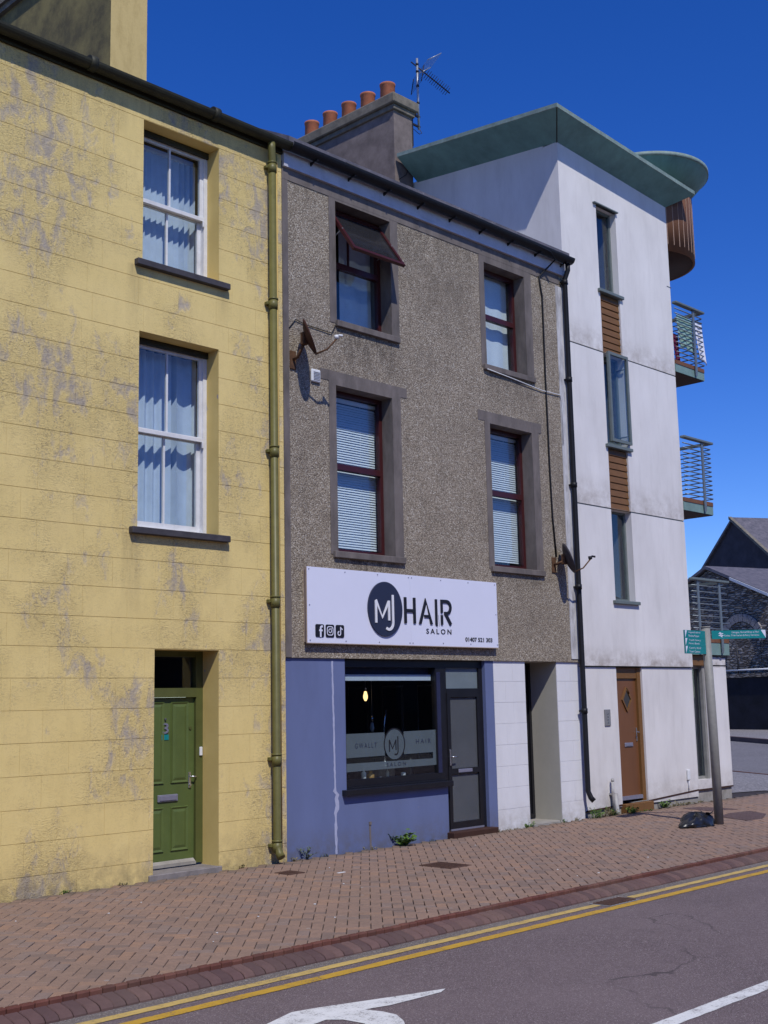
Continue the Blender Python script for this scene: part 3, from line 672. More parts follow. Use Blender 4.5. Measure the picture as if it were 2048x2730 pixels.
def slat(parent, x, y, z0, z1, ang, wd, mat):
    mb = MB(); n = 5; vs = []; cs, sn = math.cos(ang), math.sin(ang)
    for i in range(n+1):
        u = (i/n-.5)*wd; bow = .006*(1-(2*i/n-1)**2); vs += [(x+u*cs-bow*sn, y+u*sn+bow*cs, z0), (x+u*cs-bow*sn, y+u*sn+bow*cs, z1)]
    f0 = [(2*i,2*i+2,2*i+3,2*i+1) for i in range(n)]
    mb.add(vs, f0); mb.smooth |= set(range(n)); mb.build('blind_slat', mat, parent, normals=False)
mb = MB(); mb.box(7.86, 8.84, .42, .46, 8.56, 8.62); mb.build('blind_rail','curtain_white',w1)
for i in range(12): slat(w1, 7.90+i*.083, .44, 7.03, 8.56, R(-50 if i > 8 else -22), .092, 'curtain_blue')
def curtain(parent, x0, x1, y, z0, z1, amp, wl, mat, name='curtain', ph=0.0):
    mb = MB(); n = int((x1-x0)/.012); vs = []
    for i in range(n+1):
        x = x0+(x1-x0)*i/n
        for j, z in enumerate((z0, z0+(z1-z0)*.5, z1)):
            k = 1.15-.3*j/2; vs.append((x, y+amp*k*math.sin(2*math.pi*(x/wl)+ph+.5*math.sin(x*5)), z))
    mb.add(vs, [(3*i+j,3*i+3+j,3*i+4+j,3*i+1+j) for i in range(n) for j in range(2)]); mb.smooth |= set(range(len(mb.f)))
    return mb.build(name, mat, parent, normals=False)
curtain(w2, 7.80, 8.42, .46, 3.86, 6.05, .028, .115, 'curtain_blue')
for i, x in enumerate((8.46, 8.55, 8.66, 8.76, 8.83)): slat(w2, x, .45, 3.88, 6.05, R((-25,-62,14,-20,-30)[i]), .115, 'curtain_blue')
# front door with fanlight
mb = MB(); y = .30
mb.box(8.0,8.06,y,y+.09,.08,2.485); mb.box(8.80,8.90,y-.0,y+.09,.08,2.485); mb.box(8.06,8.80,y,y+.09,2.42,2.485); mb.box(8.06,8.80,y-.012,y+.09,1.955,2.06)
door = mb.build('door', 'green_frame', yh)
mb = MB(); yl = y+.035
mb.box(8.062,8.798,yl,yl+.045,.10,1.953); leaf = mb.build('leaf','green_door',door)
for (a,b,c,d) in ((8.12,8.375,.985,1.905),(8.465,8.715,.985,1.905),(8.12,8.375,.235,.725),(8.465,8.715,.235,.725)):
    mb = MB(); t = .028                                     # bolection moulding and raised field
    def ring(o0, yo0, o1, yo1): 
        A = [(a+o0,yo0,c+o0),(b-o0,yo0,c+o0),(b-o0,yo0,d-o0),(a+o0,yo0,d-o0)]; B = [(a+o1,yo1,c+o1),(b-o1,yo1,c+o1),(b-o1,yo1,d-o1),(a+o1,yo1,d-o1)]
        mb.add(A+B, [(0,1,5,4),(1,2,6,5),(2,3,7,6),(3,0,4,7)])
    ring(0, yl-.001, .008, yl-.016); ring(.008, yl-.016, .03, yl-.004); ring(.03, yl-.004, .06, yl-.014)
    mb.add([(a+.06,yl-.014,c+.06),(b-.06,yl-.014,c+.06),(b-.06,yl-.014,d-.06),(a+.06,yl-.014,d-.06)], [(0,1,2,3)])
    mb.build('door_panel','green_door',door)
mb = MB(); mb.box(8.06,8.80,y+.05,y+.055,2.06,2.42); mb.build('fanlight','glass',door)
room(door, 8.06, 8.80, y+.09, y+1.2, 2.06, 2.42, 'room_dark')
mb = MB(); mb.box(8.285,8.565,yl-.018,yl-.001,.785,.865,.006); mb.box(8.31,8.54,yl-.026,yl-.018,.80,.85,.003); mb.build('letter_plate','plate_steel',door)
mb = MB(); mb.box(8.715,8.75,yl-.014,yl-.001,.92,1.10,.004); mb.tube([(8.735,yl-.014,1.05),(8.735,yl-.05,1.05),(8.775,yl-.055,1.048),(8.80,yl-.05,1.045)],.009,8); mb.tube([(8.732,yl-.012,.955),(8.732,yl-.03,.955)],.014,10); mb.build('handle','chrome',door)
mb = MB(); mb.tube([(8.74,yl-.001,1.60),(8.74,yl-.012,1.60)],.018,12); mb.build('lock','green_frame',door)
text_mb('3',8.352,8.432,1.545,1.665,yl-.012,yl-.001,.012).build('house_number','plate_steel',door)
mb = MB(); mb.tube([(8.385,yl-.001,1.71),(8.385,yl-.02,1.71)],.012,10); mb.build('spyhole','chrome',door)
mb = MB(); mb.box(8.335,8.437,yl-.006,yl-.001,1.475,1.535); mb.build('name_plate','teal',door)
mb = MB(); mb.box(8.845,8.885,y-.02,y-.001,1.28,1.38,.005); mb.build('doorbell','vent_white',door)
mb = MB(); mb.box(8.06,8.80,y-.01,y+.06,.07,.10); mb.prismx([(yl-.045,.105),(yl-.001,.135),(yl-.001,.10),(yl-.045,.10)],8.07,8.79); mb.build('weather_bar','concrete',door)
mb = MB(); mb.box(7.94,8.93,-.03,.36,-.06,.055,.008); mb.build('door_step','step_stone',door)
# downpipe
dp = MB(); dp.tube([(9.665,-.115,8.985),(9.665,-.115,8.90),(9.70,-.09,8.74),(9.70,-.085,8.66)], .05, 12); dp.tube([(9.70,-.085,8.66),(9.70,-.085,.22),(9.70,-.12,.12),(9.70,-.16,.075)], .049, 14)
dpo = dp.build('downpipe','pipe_olive',yh)
for z in (8.66,6.84,4.94,3.08,1.20,.20):
    mb = MB(); mb.tube([(9.70,-.085,z-.07),(9.70,-.085,z+.05)], .058, 14); mb.tube([(9.70,-.085,z+.05),(9.70,-.085,z+.072)], .064, 14); mb.box(9.625,9.775,-.06,.0,z-.01,z+.03,.005); mb.build('pipe_collar','pipe_olive',dpo)
mb = MB(); mb.tube([(9.825,-.02,8.9),(9.825,-.02,5),(9.822,-.02,.15)], .014, 8); mb.build('conduit','conduit_yellow',yh)
# ---------------------------------------------------------------- grey pebbledashed house with the shop
GW = dict(UL=(10.885,11.955,6.86,8.585), UR=(14.04,15.045,6.84,8.52), LL=(10.85,11.925,3.75,6.005), LR=(14.055,15.09,3.765,5.975))
gh = empty('grey_house', (13,0,0), 'three storey brown grey pebbledashed house with a hair salon at street level', 'house')
mb = MB(); wall(mb, 9.93, 16.14, 2.415, 8.86, list(GW.values()), 0, .32, jamb=1)
mb.add([(9.93,0,2.415),(16.14,0,2.415),(16.14,.32,2.415),(9.93,.32,2.415)], [(0,1,2,3)])
gwall = mb.build('wall', ['pebble','band_grey'], gh)
mb = MB(); mb.box(10.96,13.78,.012,.31,2.425,2.447); mb.build('lintel','band_grey',gh)
# smooth render bands: corner, eaves, window surrounds (each one piece round its opening)
def band(name, x0, x1, z0, z1, hole=None, y=-.007, mat='band_grey'):
    mb = MB()
    for a,b,c,d in cells(x0,x1,z0,z1,[hole] if hole else []): mb.add([(a,y,c),(b,y,c),(b,y,d),(a,y,d)], [(0,1,2,3)])
    rect = [(x0,x1,z0,z1)]
    for (a,b,c,d) in rect:
        mb.add([(a,y,c),(a,.0,c),(a,.0,d),(a,y,d)],[(0,1,2,3)]).add([(b,y,c),(b,.0,c),(b,.0,d),(b,y,d)],[(0,1,2,3)]).add([(a,y,c),(b,y,c),(b,.0,c),(a,.0,c)],[(0,1,2,3)]).add([(a,y,d),(b,y,d),(b,.0,d),(a,.0,d)],[(0,1,2,3)])
    if hole:
        a,b,c,d = hole
        mb.add([(a,y,c),(a,.0,c),(a,.0,d),(a,y,d)],[(0,1,2,3)]).add([(b,y,c),(b,.0,c),(b,.0,d),(b,y,d)],[(0,1,2,3)]).add([(a,y,d),(b,y,d),(b,.0,d),(a,.0,d)],[(0,1,2,3)])
    return mb.build(name, mat, gwall, normals=False)
band('corner_band', 9.932, 10.03, 2.42, 8.63); band('eaves_band', 9.932, 16.0, 8.62, 8.86, y=-.009)
band('corner_band', 15.89, 16.10, 2.46, 8.58, y=-.012, mat='flaking_white')
SUR = dict(UL=(10.765,12.11,6.86,8.622), UR=(13.92,15.225,6.84,8.622), LL=(10.72,12.095,3.75,6.05), LR=(13.93,15.265,3.765,6.0))
for k, s in SUR.items(): band('window_surround', *s, GW[k])
band('window_surround', 10.57, 12.225, 6.05, 6.19, y=-.006); band('window_surround', 13.78, 15.345, 6.0, 6.15, y=-.006)
# eaves: white fascia, black gutter on brackets, slate roof
mb = MB(); mb.box(9.935, 16.13, -.05, -.0, 8.78, 8.99); mb.build('fascia', 'fascia_white', gh)
mb = MB(); half_gutter(mb, 9.95, 16.17, -.145, 9.055, .095); gut = mb.build('gutter','black_plastic',gh)
for i in range(9):
    x = 10.4+i*.70; mb = MB(); mb.box(x-.012,x+.012,-.20,-.052,8.944,8.956); mb.prismx([(-.052,8.91),(-.052,8.944),(-.12,8.944)],x-.010,x+.010); mb.build('gutter_bracket','black_plastic',gut)
mb = MB(); mb.prismx([(-.16,9.15),(4.9,11.86),(4.9,11.70),(-.16,9.05)], 9.93, 16.12); mb.build('roof','slate',gh)
mb = MB(); mb.tube([(10.9,-.22,9.06),(12.5,-.21,9.05),(13.4,-.22,9.06),(14.6,-.215,9.05),(15.5,-.225,9.0),(15.63,-.22,8.90),(15.60,-.06,8.78),(15.44,-.02,8.62),(15.47,-.018,8.45),(15.505,-.018,8.3),(15.50,-.018,7.0),(15.51,-.018,5.5),(15.53,-.018,4.7),(15.585,-.018,4.05)], .014, 7); mb.build('cable','black_plastic',gh)
mb = MB(); mb.tube([(13.99,-.05,6.80),(14.6,-.03,6.77),(15.4,-.02,6.71),(15.88,-.02,6.72),(15.93,-.02,6.5),(15.90,-.02,5.9)], .008, 6); mb.build('cable','vent_white',gh)
mb = MB(); mb.tube([(10.03,-.012,6.62),(10.14,-.015,6.75),(10.3,-.012,6.72),(10.78,-.015,6.70),(10.87,-.015,6.85)], .006, 6); mb.build('cable','black_plastic',gh)
# right downpipe
mb = MB(); mb.tube([(16.09,-.135,8.97),(16.09,-.135,8.86),(16.075,-.075,8.70),(16.075,-.072,.42),(16.09,-.11,.32),(16.11,-.15,.27)], .042, 12); rp = mb.build('downpipe','black_plastic',gh)
for z in (8.66,7.0,5.25,3.6,1.65):
    mb = MB(); mb.tube([(16.075,-.072,z-.04),(16.075,-.072,z+.04)], .052, 12); mb.box(16.01,16.14,-.06,-.014,z-.012,z+.012); mb.build('pipe_collar','black_plastic',rp)
# chimney and pots
mb = MB(); mb.box(15.6,16.10,3.27,6.7,9.5,12.80); gc = mb.build('chimney','chimney_grey',gh)
mb = MB(); mb.box(15.555,16.145,3.22,6.75,12.80,12.90,.01); mb.box(15.50,16.20,3.165,6.81,12.90,13.10,.02); mb.box(15.56,16.14,3.25,6.72,13.10,13.15,.02); mb.build('chimney_cap','cap_stone',gc)
for y in (3.58,4.11,4.635,5.17,5.71):
    mb = MB(); mb.lathe((15.78,y,13.12), [(.0,.0),(.135,.0),(.148,.02),(.140,.31),(.152,.325),(.152,.36),(.125,.365),(.118,.30),(.118,.1),(0,.1)], 22); mb.build('chimney_pot','terracotta',gc)
# ---- upper windows
def room_w(win, o, y, mat): room(win, o[0], o[1], y, y+1.7, o[2], o[3], mat)
def two_light(key, zm, blind, sill_y=-.05):
    x0,x1,z0,z1 = GW[key]; y = .20
    f = MB(); rect_frame(f, x0, x1, z0+.04, z1, .058, y, y+.07, .07); f.box(x0+.058,x1-.058,y-.012,y+.07,zm-.04,zm+.04); win = f.build('window','burgundy',gh)
    for c,d in ((z0+.11,zm-.04),(zm+.04,z1-.058)):
        s = MB(); s.box(x0+.058,x1-.058,y+.03,y+.036,c,d); s.build('pane','glass',win)
    s = MB(); s.box(x0-.09,x1+.17,sill_y,y,z0-.045,z0+.04,.006); s.build('sill','band_grey',win)
    room_w(win, (x0,x1,z0+.04,z1), y+.07, 'room_dark')
    return win
for key, zm in (('LL',4.965),('LR',4.965)):
    win = two_light(key, zm, True); x0,x1,z0,z1 = GW[key]
    mb = MB(); mb.box(x0+.07,x1-.012,.31,.35,z1-.11,z1-.06); mb.build('blind_rail','curtain_white',win)
    mb = MB(); vs = []                                      # one thin curved slat, copied down the window
    a = R(60)
    for i in range(4):
        u = (i/3-.5)*.044; b = .004*(1-(2*i/3-1)**2)
        vs += [(x0+.08, .335+u*math.cos(a), u*math.sin(a)+b), (x1-.012, .335+u*math.cos(a), u*math.sin(a)+b)]
    mb.add(vs, [(2*i,2*i+1,2*i+3,2*i+2) for i in range(3)]); z = z1-.15
    p = mb.build('blind_slat','curtain_white',win,org=Vector((0,0,0)),normals=False); W[p.name] = Vector((0,0,0)); p.location = Vector((0,0,z))-W[win.name]
    while z > z0+.2:
        z -= .034; c = copy(p, win, (0,0,z+random.uniform(-.001,.001)))
    for x in (x0+.3, x1-.3):
        mb = MB(); mb.tube([(x,.33,z0+.15),(x,.33,z1-.1)], .0022, 5); mb.build('blind_cord','curtain_white',win)
wr = two_light('UR', 7.745, False); x0,x1,z0,z1 = GW['UR']
curtain(wr, x0+.04, x1-.008, .36, z0+.06, z1-.02, .006, .33, 'curtain_white')
# upper left window: fixed light below, top-hung sash swung open above
x0,x1,z0,z1 = GW['UL']; y = .20
f = MB(); rect_frame(f, x0, x1, z0+.04, z1, .058, y, y+.07, .07); f.box(x0+.058,x1-.058,y-.012,y+.07,7.74,7.82); wl = f.build('window','burgundy',gh)
s = MB(); s.box(x0+.058,x1-.058,y+.03,y+.036,z0+.11,7.74); s.build('pane','glass',wl)
s = MB(); s.box(x0-.02,x1+.13,-.05,y,z0-.045,z0+.04,.006); s.build('sill','band_grey',wl)
room_w(wl, (x0,x1,z0+.04,z1), y+.07, 'room_pale')
hz, hy, bz, by = 8.515, .17, 7.83, -.31
d = Vector((0,by-hy,bz-hz)); L = d.length; d.normalize(); nrm = Vector((0,-d.z,d.y))
def sash_pt(x, v, t): return Vector((x,hy,hz))+d*v+nrm*t
def sash_bar(mb, xa, xb, va, vb, t0=-.022, t1=.022):
    P = [sash_pt(x,v,t) for t in (t0,t1) for x,v in ((xa,va),(xb,va),(xb,vb),(xa,vb))]
    mb.add(P, [(0,3,2,1),(4,5,6,7),(0,1,5,4),(1,2,6,5),(2,3,7,6),(3,0,4,7)])
a, b = x0+.035, x1-.035; mb = MB()
sash_bar(mb,a,a+.05,0,L); sash_bar(mb,b-.05,b,0,L); sash_bar(mb,a+.05,b-.05,0,.05); sash_bar(mb,a+.05,b-.05,L-.055,L); so_ = mb.build('open_sash','burgundy',wl)
mb = MB(); sash_bar(mb,a+.05,b-.05,.05,L-.055,-.003,.003); mb.build('sash_pane','dark_glass',wl)
for sx in (a+.02, b-.02):
    mb = MB(); mb.tube([(sx,.20,8.05), tuple(sash_pt(sx,.42,-.03))], .008, 6); mb.build('window_stay','steel_dim',wl)
s = MB(); s.box(11.40,11.43,.29,.31,7.82,z1-.05); s.build('mullion','burgundy',wl)
curtain(wl, x0+.44, x1-.008, .40, z0+.06, z1-.05, .008, .30, 'curtain_blue'); curtain(wl, x0+.04, x0+.30, .42, z0+.30, z1-.05, .012, .14, 'curtain_blue')
mb = MB(); mb.box(11.13,11.27,.30,.40,z0+.04,z0+.14,.01); mb.build('windowsill_box','dish_brown',wl)
mb = MB(); mb.lathe((11.08,.34,z0+.04),[(0,0),(.045,0),(.05,.06),(.03,.12),(0,.125)],12); mb.build('windowsill_jug','logo_navy',wl)
# ---- street level
YG = .028
mb = MB(); mb.box(9.935,10.96,YG,.40,-.3,2.43); mb.box(10.96,12.90,YG,.40,-.3,.70); mb.box(13.78,13.97,YG,.40,-.3,2.43); blue = mb.build('painted_wall','blue_paint',gh)
rf = random.Random(17); mb = MB(); zz_ = 2.38; pv = None
while zz_ > -.02:
    k = .055 if .45 < zz_ < .78 else .032 if zz_ < .45 else .020
    a_, b_ = 10.735+.03*(2.38-zz_)/2.38+(.03 if .5 < zz_ < .75 else 0)-k*rf.uniform(.25,.75), 10.745+.03*(2.38-zz_)/2.38+(.03 if .5 < zz_ < .75 else 0)+k*rf.uniform(.15,.6)
    if pv: mb.prism([(pv[0],pv[2]),(pv[1],pv[2]),(b_,zz_),(a_,zz_)],YG-.0025,YG+.01)
    pv = (a_,b_,zz_); zz_ -= .045
mb.build('filler_streak','white_stain',blue)
mb = MB(); mb.stroke((11.36,.34),(11.372,0.0),.03,YG-.004,YG+.01); mb.box(11.345,11.385,YG-.012,YG+.01,.30,.34); mb.build('pipe_stub','band_grey',blue)
rw = random.Random(9)
wp = MB(); wp.box(13.972,14.72,YG+.006,.50,-.3,2.43); wp.box(15.52,16.115,YG+.006,.50,-.3,2.43); wpo = wp.build('white_pier','white_block',gh)
for i in range(8):
    z0, z1 = -.02+.305*i, min(-.02+.305*(i+1), 2.415)
    for (xa, xb) in ((13.974,14.72),(15.52,16.113)):
        mid = xa+(xb-xa)*(.6 if i%2 else .36)
        for p, q in ((xa,mid),(mid,xb)): ash_block(wpo,p,q,z0,z1,[],'white_block',y0=YG+rw.uniform(-.001,.001),yb=YG+.008,gx=.0002,gz=.0004)
# passage doorway with a black door set back
mb = MB(); mb.add([(15.516,YG+.009,0),(15.516,.62,0),(15.516,.62,2.43),(15.516,YG+.009,2.43)],[(0,1,2,3)]); mb.add([(14.724,YG+.009,0),(14.724,.62,0),(14.724,.62,2.43),(14.724,YG+.009,2.43)],[(3,2,1,0)]); mb.add([(14.72,YG,2.412),(15.52,YG,2.412),(15.52,.62,2.412),(14.72,.62,2.412)],[(0,1,2,3)]); mb.build('passage','cream_jamb',gh,normals=False)
mb = MB(); mb.box(14.72,15.52,.56,.60,.04,2.43); rect_frame(mb,14.72,15.52,.04,2.43,.06,.535,.56); pd = mb.build('passage_door','shop_black',gh)
mb = MB(); mb.box(14.745,14.765,.22,.26,1.0,1.35,.004); mb.build('wall_box','cream_jamb',pd)
mb = MB(); mb.box(14.72,15.52,-.02,.56,-.05,.02); mb.build('threshold','concrete',pd)
# shopfront
Y0 = .085
f = MB(); f.box(10.96,13.78,Y0,Y0+.08,2.31,2.447); f.box(10.96,11.02,Y0,Y0+.08,.78,2.31); f.box(12.765,12.985,Y0,Y0+.08,.78,2.31); f.box(13.70,13.78,Y0,Y0+.08,.08,2.31); f.box(11.02,12.765,Y0,Y0+.08,.78,.875); f.box(12.90,12.985,Y0,Y0+.08,.08,.78); f.box(12.985,13.70,Y0-.004,Y0+.08,1.965,2.02)
sf = f.build('shopfront','shop_black',gh)
f = MB(); f.box(12.78,12.855,Y0-.006,Y0,.875,2.25); f.build('frame_trim','navy_frame',sf)
s = MB(); s.box(11.02,12.765,Y0+.03,Y0+.038,.875,2.31); s.build('pane','glass',sf)
s = MB(); s.box(12.985,13.70,Y0+.03,Y0+.036,2.02,2.31); s.build('fanlight','fan_frost',sf)
f = MB(); rect_frame(f,12.985,13.70,.10,1.965,.065,Y0-.012,Y0+.05,.09); f.box(13.05,13.635,Y0-.012,Y0+.05,.84,.915); sd = f.build('door','shop_black',gh)
s = MB(); s.box(13.05,13.635,Y0+.015,Y0+.021,.915,1.90); s.build('pane','door_frost',sd)
s = MB(); s.box(13.05,13.635,Y0+.015,Y0+.021,.19,.84); s.build('pane','door_frost',sd)
s = MB(); s.box(13.18,13.48,Y0-.022,Y0-.013,.855,.905,.004); s.build('letter_plate','plate_steel',sd)
s = MB(); s.box(13.003,13.033,Y0-.024,Y0-.012,.96,1.18,.004); s.tube([(13.018,Y0-.024,1.08),(13.018,Y0-.06,1.08),(13.06,Y0-.065,1.08),(13.12,Y0-.06,1.08)],.009,8); s.build('handle','chrome',sd)
s = MB(); s.box(12.99,13.70,Y0-.02,Y0+.05,.075,.10); s.build('threshold','plate_steel',sd)
s = MB(); s.box(12.86,13.82,-.10,Y0+.05,-.05,.072,.006); s.build('door_step','soffit_brown',sd)
s = MB(); s.box(10.88,12.93,-.055,Y0,.695,.765,.005); s.box(10.96,12.90,YG+.004,Y0+.02,.765,.782); s.build('sill','shop_black',sf)
room(sf, 10.965, 13.775, Y0+.08, 3.4, .02, 2.45, 'shop_room')
# vinyl on the inside of the shop glass
yv = Y0+.024
def pl(name, pts, mat, parent=sf, y=None): 
    m_ = MB(); m_.prism(pts, (y or yv), (y or yv)+.002); return m_.build(name, mat, parent)
pl('vinyl_band', [(11.02,1.15),(11.75,1.155),(11.75,1.455),(11.02,1.455)], 'frosted'); pl('vinyl_band', [(12.12,1.155),(12.765,1.16),(12.765,1.46),(12.12,1.455)], 'frosted')
pl('vinyl_band', [(11.02,.975),(12.765,.985),(12.765,1.075),(11.02,1.08)], 'frosted')
pl('vinyl_band', [(12.70,1.075),(12.765,1.075),(12.765,1.16),(12.70,1.16)], 'frosted')
cx, cz = 11.935, 1.295
pl('vinyl_disc', arc(cx,cz,.188,0,360,36,.198)[:-1], 'frosted', y=yv-.003)
mb = MB(); polystroke(mb, arc(cx,cz,.196,28,205,30,.206), .016, yv-.006, yv-.003); polystroke(mb, arc(cx,cz,.196,-85,24,20,.206), .016, yv-.006, yv-.003); mb.build('vinyl_ring','letter_black',sf)
def mj(mb, ox, oz, s, wd, y0, y1):
    mb.stroke((ox-.95*s,oz-.8*s),(ox-.95*s,oz+.62*s),wd,y0,y1); polystroke(mb,[(ox-.95*s,oz+.66*s),(ox-.38*s,oz-.45*s),(ox+.25*s,oz+.62*s)],wd,y0+.0004,y1); mb.stroke((ox+.25*s,oz+.66*s),(ox+.25*s,oz-.62*s),wd,y0+.0002,y1)
    polystroke(mb,[(ox+.62*s,oz+1.05*s),(ox+.62*s,oz-.75*s)]+[(x,z) for x,z in arc(ox+.22*s,oz-.75*s,.40*s,0,-125,9,.45*s)],wd,y0+.0006,y1)
mb = MB(); mj(mb, cx, cz-.01, .105, .018, yv-.007, yv-.0035); mb.build('vinyl_monogram','letter_black',sf)
text_mb('GWALLT',11.20,11.60,1.265,1.33,yv-.002,yv-.001,0,1.5).build('vinyl_text','logo_navy',sf); text_mb('HAIR',12.36,12.66,1.285,1.345,yv-.002,yv-.001,0,1.5).build('vinyl_text','logo_navy',sf); text_mb('SALON',11.78,12.15,1.008,1.058,yv-.002,yv-.001,0,1.5).build('vinyl_text','logo_navy',sf)
mb = MB(); mb.box(11.0,12.75,.16,.20,2.135,2.215); mb.build('roller_blind','curtain_blue',sf)
mb = MB(); mb.box(11.0,12.76,.21,.215,2.215,2.32); mb.build('blind_fabric','navy_frame',sf)
# things in the window, standing inside
def pend(x, yy, z, lit):
    e = empty('pendant_lamp', (x,yy,z), 'glowing bare filament bulb hanging inside the salon window' if lit else 'unlit glass bulb hanging low inside the salon window', 'lamp')
    mb = MB(); mb.tube([(x,yy,z+.16),(x,yy,2.44)],.004,6); mb.build('flex','steel_dim',e)
    mb = MB(); mb.tube([(x,yy,z+.075),(x,yy,z+.17)],.017,10); mb.build('lamp_holder','chrome',e)
    mb = MB(); mb.lathe((x,yy,z-.06),[(0,0),(.014,.005),(.03,.04),(.032,.07),(.02,.12),(.013,.14),(0,.14)],14); mb.build('bulb','bulb_glow' if lit else 'bottle_cream',e)
pend(12.10,.8,1.93,True); pend(12.24,.82,1.50,False)
e = empty('desk_lamp',(12.45,.8,.87),'thin curved silver lamp arm standing inside the salon window','lamp')
mb = MB(); mb.tube([(12.46,.8,.99),(12.46,.8,1.5),(12.475,.8,1.62),(12.51,.8,1.74)],.014,8); mb.build('arm','chrome',e); mb = MB(); mb.lathe((12.46,.8,.965),[(0,0),(.08,0),(.08,.02),(.02,.04),(0,.04)],14); mb.build('base','chrome',e)
mb = MB(); mb.box(12.28,12.60,.75,1.15,-.0,.965); mb.build('display_stand','shop_room',None,'low dark display stand inside the salon window','stand')
mb = MB(); mb.box(11.05,12.70,.20,.46,.02,.80); mb.build('window_shelf','room_dark',None,'dark shelf behind the salon window glass','shelf')
def bottle(x, yy, r, h, mat, label):
    mb = MB(); mb.lathe((x,yy,.80),[(0,0),(r,0),(r,h*.72),(r*.45,h*.80),(r*.45,h),(0,h)],14); mb.build('bottle',mat,None,label,'bottle','bottles on the salon window shelf')
bottle(11.57,.33,.033,.19,'vent_white','tall white bottle on the salon window shelf'); bottle(11.70,.33,.05,.15,'bottle_amber','wide amber bottle on the salon window shelf'); bottle(12.02,.33,.022,.17,'bottle_cream','slim cream bottle on the salon window shelf'); bottle(11.86,.30,.028,.07,'plate_steel','short grey jar on the salon window shelf')
mb = MB(); mb.lathe((12.33,.33,.80),[(0,0),(.03,0),(.034,.09),(.03,.10),(0,.10)],14); mb.build('candle','vent_white',None,'small white candle on the salon window shelf','candle')
for k_, (ya, yb_) in enumerate(((.9,1.35),(1.65,2.1),(2.4,2.85))):
    e = empty('wall_mirror',(13.76,(ya+yb_)/2,1.0),('wall mirror inside the salon closest to the door','middle wall mirror inside the salon','deepest wall mirror inside the salon')[k_],'mirror','mirrors inside the salon')
    mb = MB(); mb.box(13.755,13.774,ya,yb_,1.0,2.1); mb.build('frame','steel_dim',e); mb = MB(); mb.box(13.750,13.755,ya+.03,yb_-.03,1.03,2.07); mb.build('mirror_glass','mirror',e)
    mb = MB(); mb.box(13.15,13.55,ya,yb_,.40,.52,.04); c_ = empty('salon_chair',(13.35,(ya+yb_)/2,0),('black salon chair in front of the mirror by the door','black salon chair in front of the middle mirror','black salon chair in front of the deepest mirror')[k_],'chair','chairs inside the salon'); mb.build('seat','letter_black',c_)
    mb = MB(); mb.box(13.10,13.18,ya,yb_,.50,1.05,.03); mb.build('backrest','letter_black',c_); mb = MB(); mb.tube([(13.35,(ya+yb_)/2,.02),(13.35,(ya+yb_)/2,.42)],.03,10); mb.lathe((13.35,(ya+yb_)/2,.02),[(0,0),(.24,0),(.24,.02),(.05,.05)],18); mb.build('pedestal','chrome',c_)
# ---------------------------------------------------------------- shop sign
SY = -.075
sg = empty('shop_sign', (12.1,-.04,2.60), 'white hair salon fascia sign with raised black lettering', 'sign')
for a, b in ((10.225,12.118),(12.120,13.985)):
    mb = MB(); mb.box(a,b,SY,SY+.006,2.60,3.55); mb.build('sign_panel','sign_white',sg)
mb = MB(); mb.box(10.235,13.975,SY+.006,-.0,2.61,3.54); mb.build('sign_backing','sign_edge',sg)
mb = MB(); mb.box(10.22,13.99,SY-.002,SY+.02,2.590,2.600); mb.box(10.219,10.225,SY-.002,SY+.02,2.6,3.55); mb.build('sign_trim','sign_edge',sg)
ycs = SY-.022
mb = MB(); mb.prism(arc(11.612,3.068,.325,0,360,48,.362)[:-1], ycs, SY-.0); disc = mb.build('logo_disc','logo_navy',sg)
mb = MB(); mj(mb, 11.617, 3.045, .205, .036, ycs-.012, ycs); mb.build('monogram','logo_white',disc)
def glyph(name, fn):
    mb = MB(); fn(mb); mb.build(name,'letter_black',sg)
ty0, ty1 = SY-.016, SY; wdt = .046
glyph('letter_h', lambda m_: (m_.box(11.985,12.03,ty0,ty1,2.895,3.245), m_.box(12.165,12.21,ty0,ty1,2.895,3.245), m_.box(12.03,12.165,ty0,ty1,3.045,3.088)))
glyph('letter_a', lambda m_: (m_.prism([(12.275,2.895),(12.322,2.895),(12.435,3.19),(12.411,3.25)],ty0,ty1), m_.prism([(12.411,3.25),(12.435,3.19),(12.505,2.895),(12.555,2.895)],ty0+.0004,ty1), m_.box(12.385,12.49,ty0+.0008,ty1,2.985,3.02)))
glyph('letter_i', lambda m_: (m_.prism([(12.612,2.895),(12.652,2.87),(12.652,3.245),(12.612,3.245)],ty0,ty1), m_.prism([(12.678,3.03),(12.681,3.03),(12.702,2.87),(12.699,2.87)],ty1-.003,ty1)))
def rr_(m_):
    m_.box(12.728,12.768,ty0,ty1,2.895,3.03); m_.box(12.728,12.768,ty0,ty1,3.06,3.245)
    polystroke(m_, [(12.768,3.224),(12.85,3.224)]+arc(12.85,3.14,.084,90,-90,12)+[(12.80,3.056)], .044, ty0+.0004, ty1); m_.stroke((12.83,3.045),(12.935,2.90),.048,ty0+.0008,ty1)
glyph('letter_r', rr_)
text_mb('SALON',12.425,12.945,2.765,2.835,SY-.006,SY,.006,1.5).build('lettering','letter_black',sg)
text_mb('01407 521 303',13.245,13.845,2.675,2.735,SY-.006,SY,.010).build('phone_number','letter_black',sg)
def rbox(x0,x1,z0,z1,r): return arc(x1-r,z1-r,r,0,90,5)+arc(x0+r,z1-r,r,90,180,5)+arc(x0+r,z0+r,r,180,270,5)+arc(x1-r,z0+r,r,270,360,5)
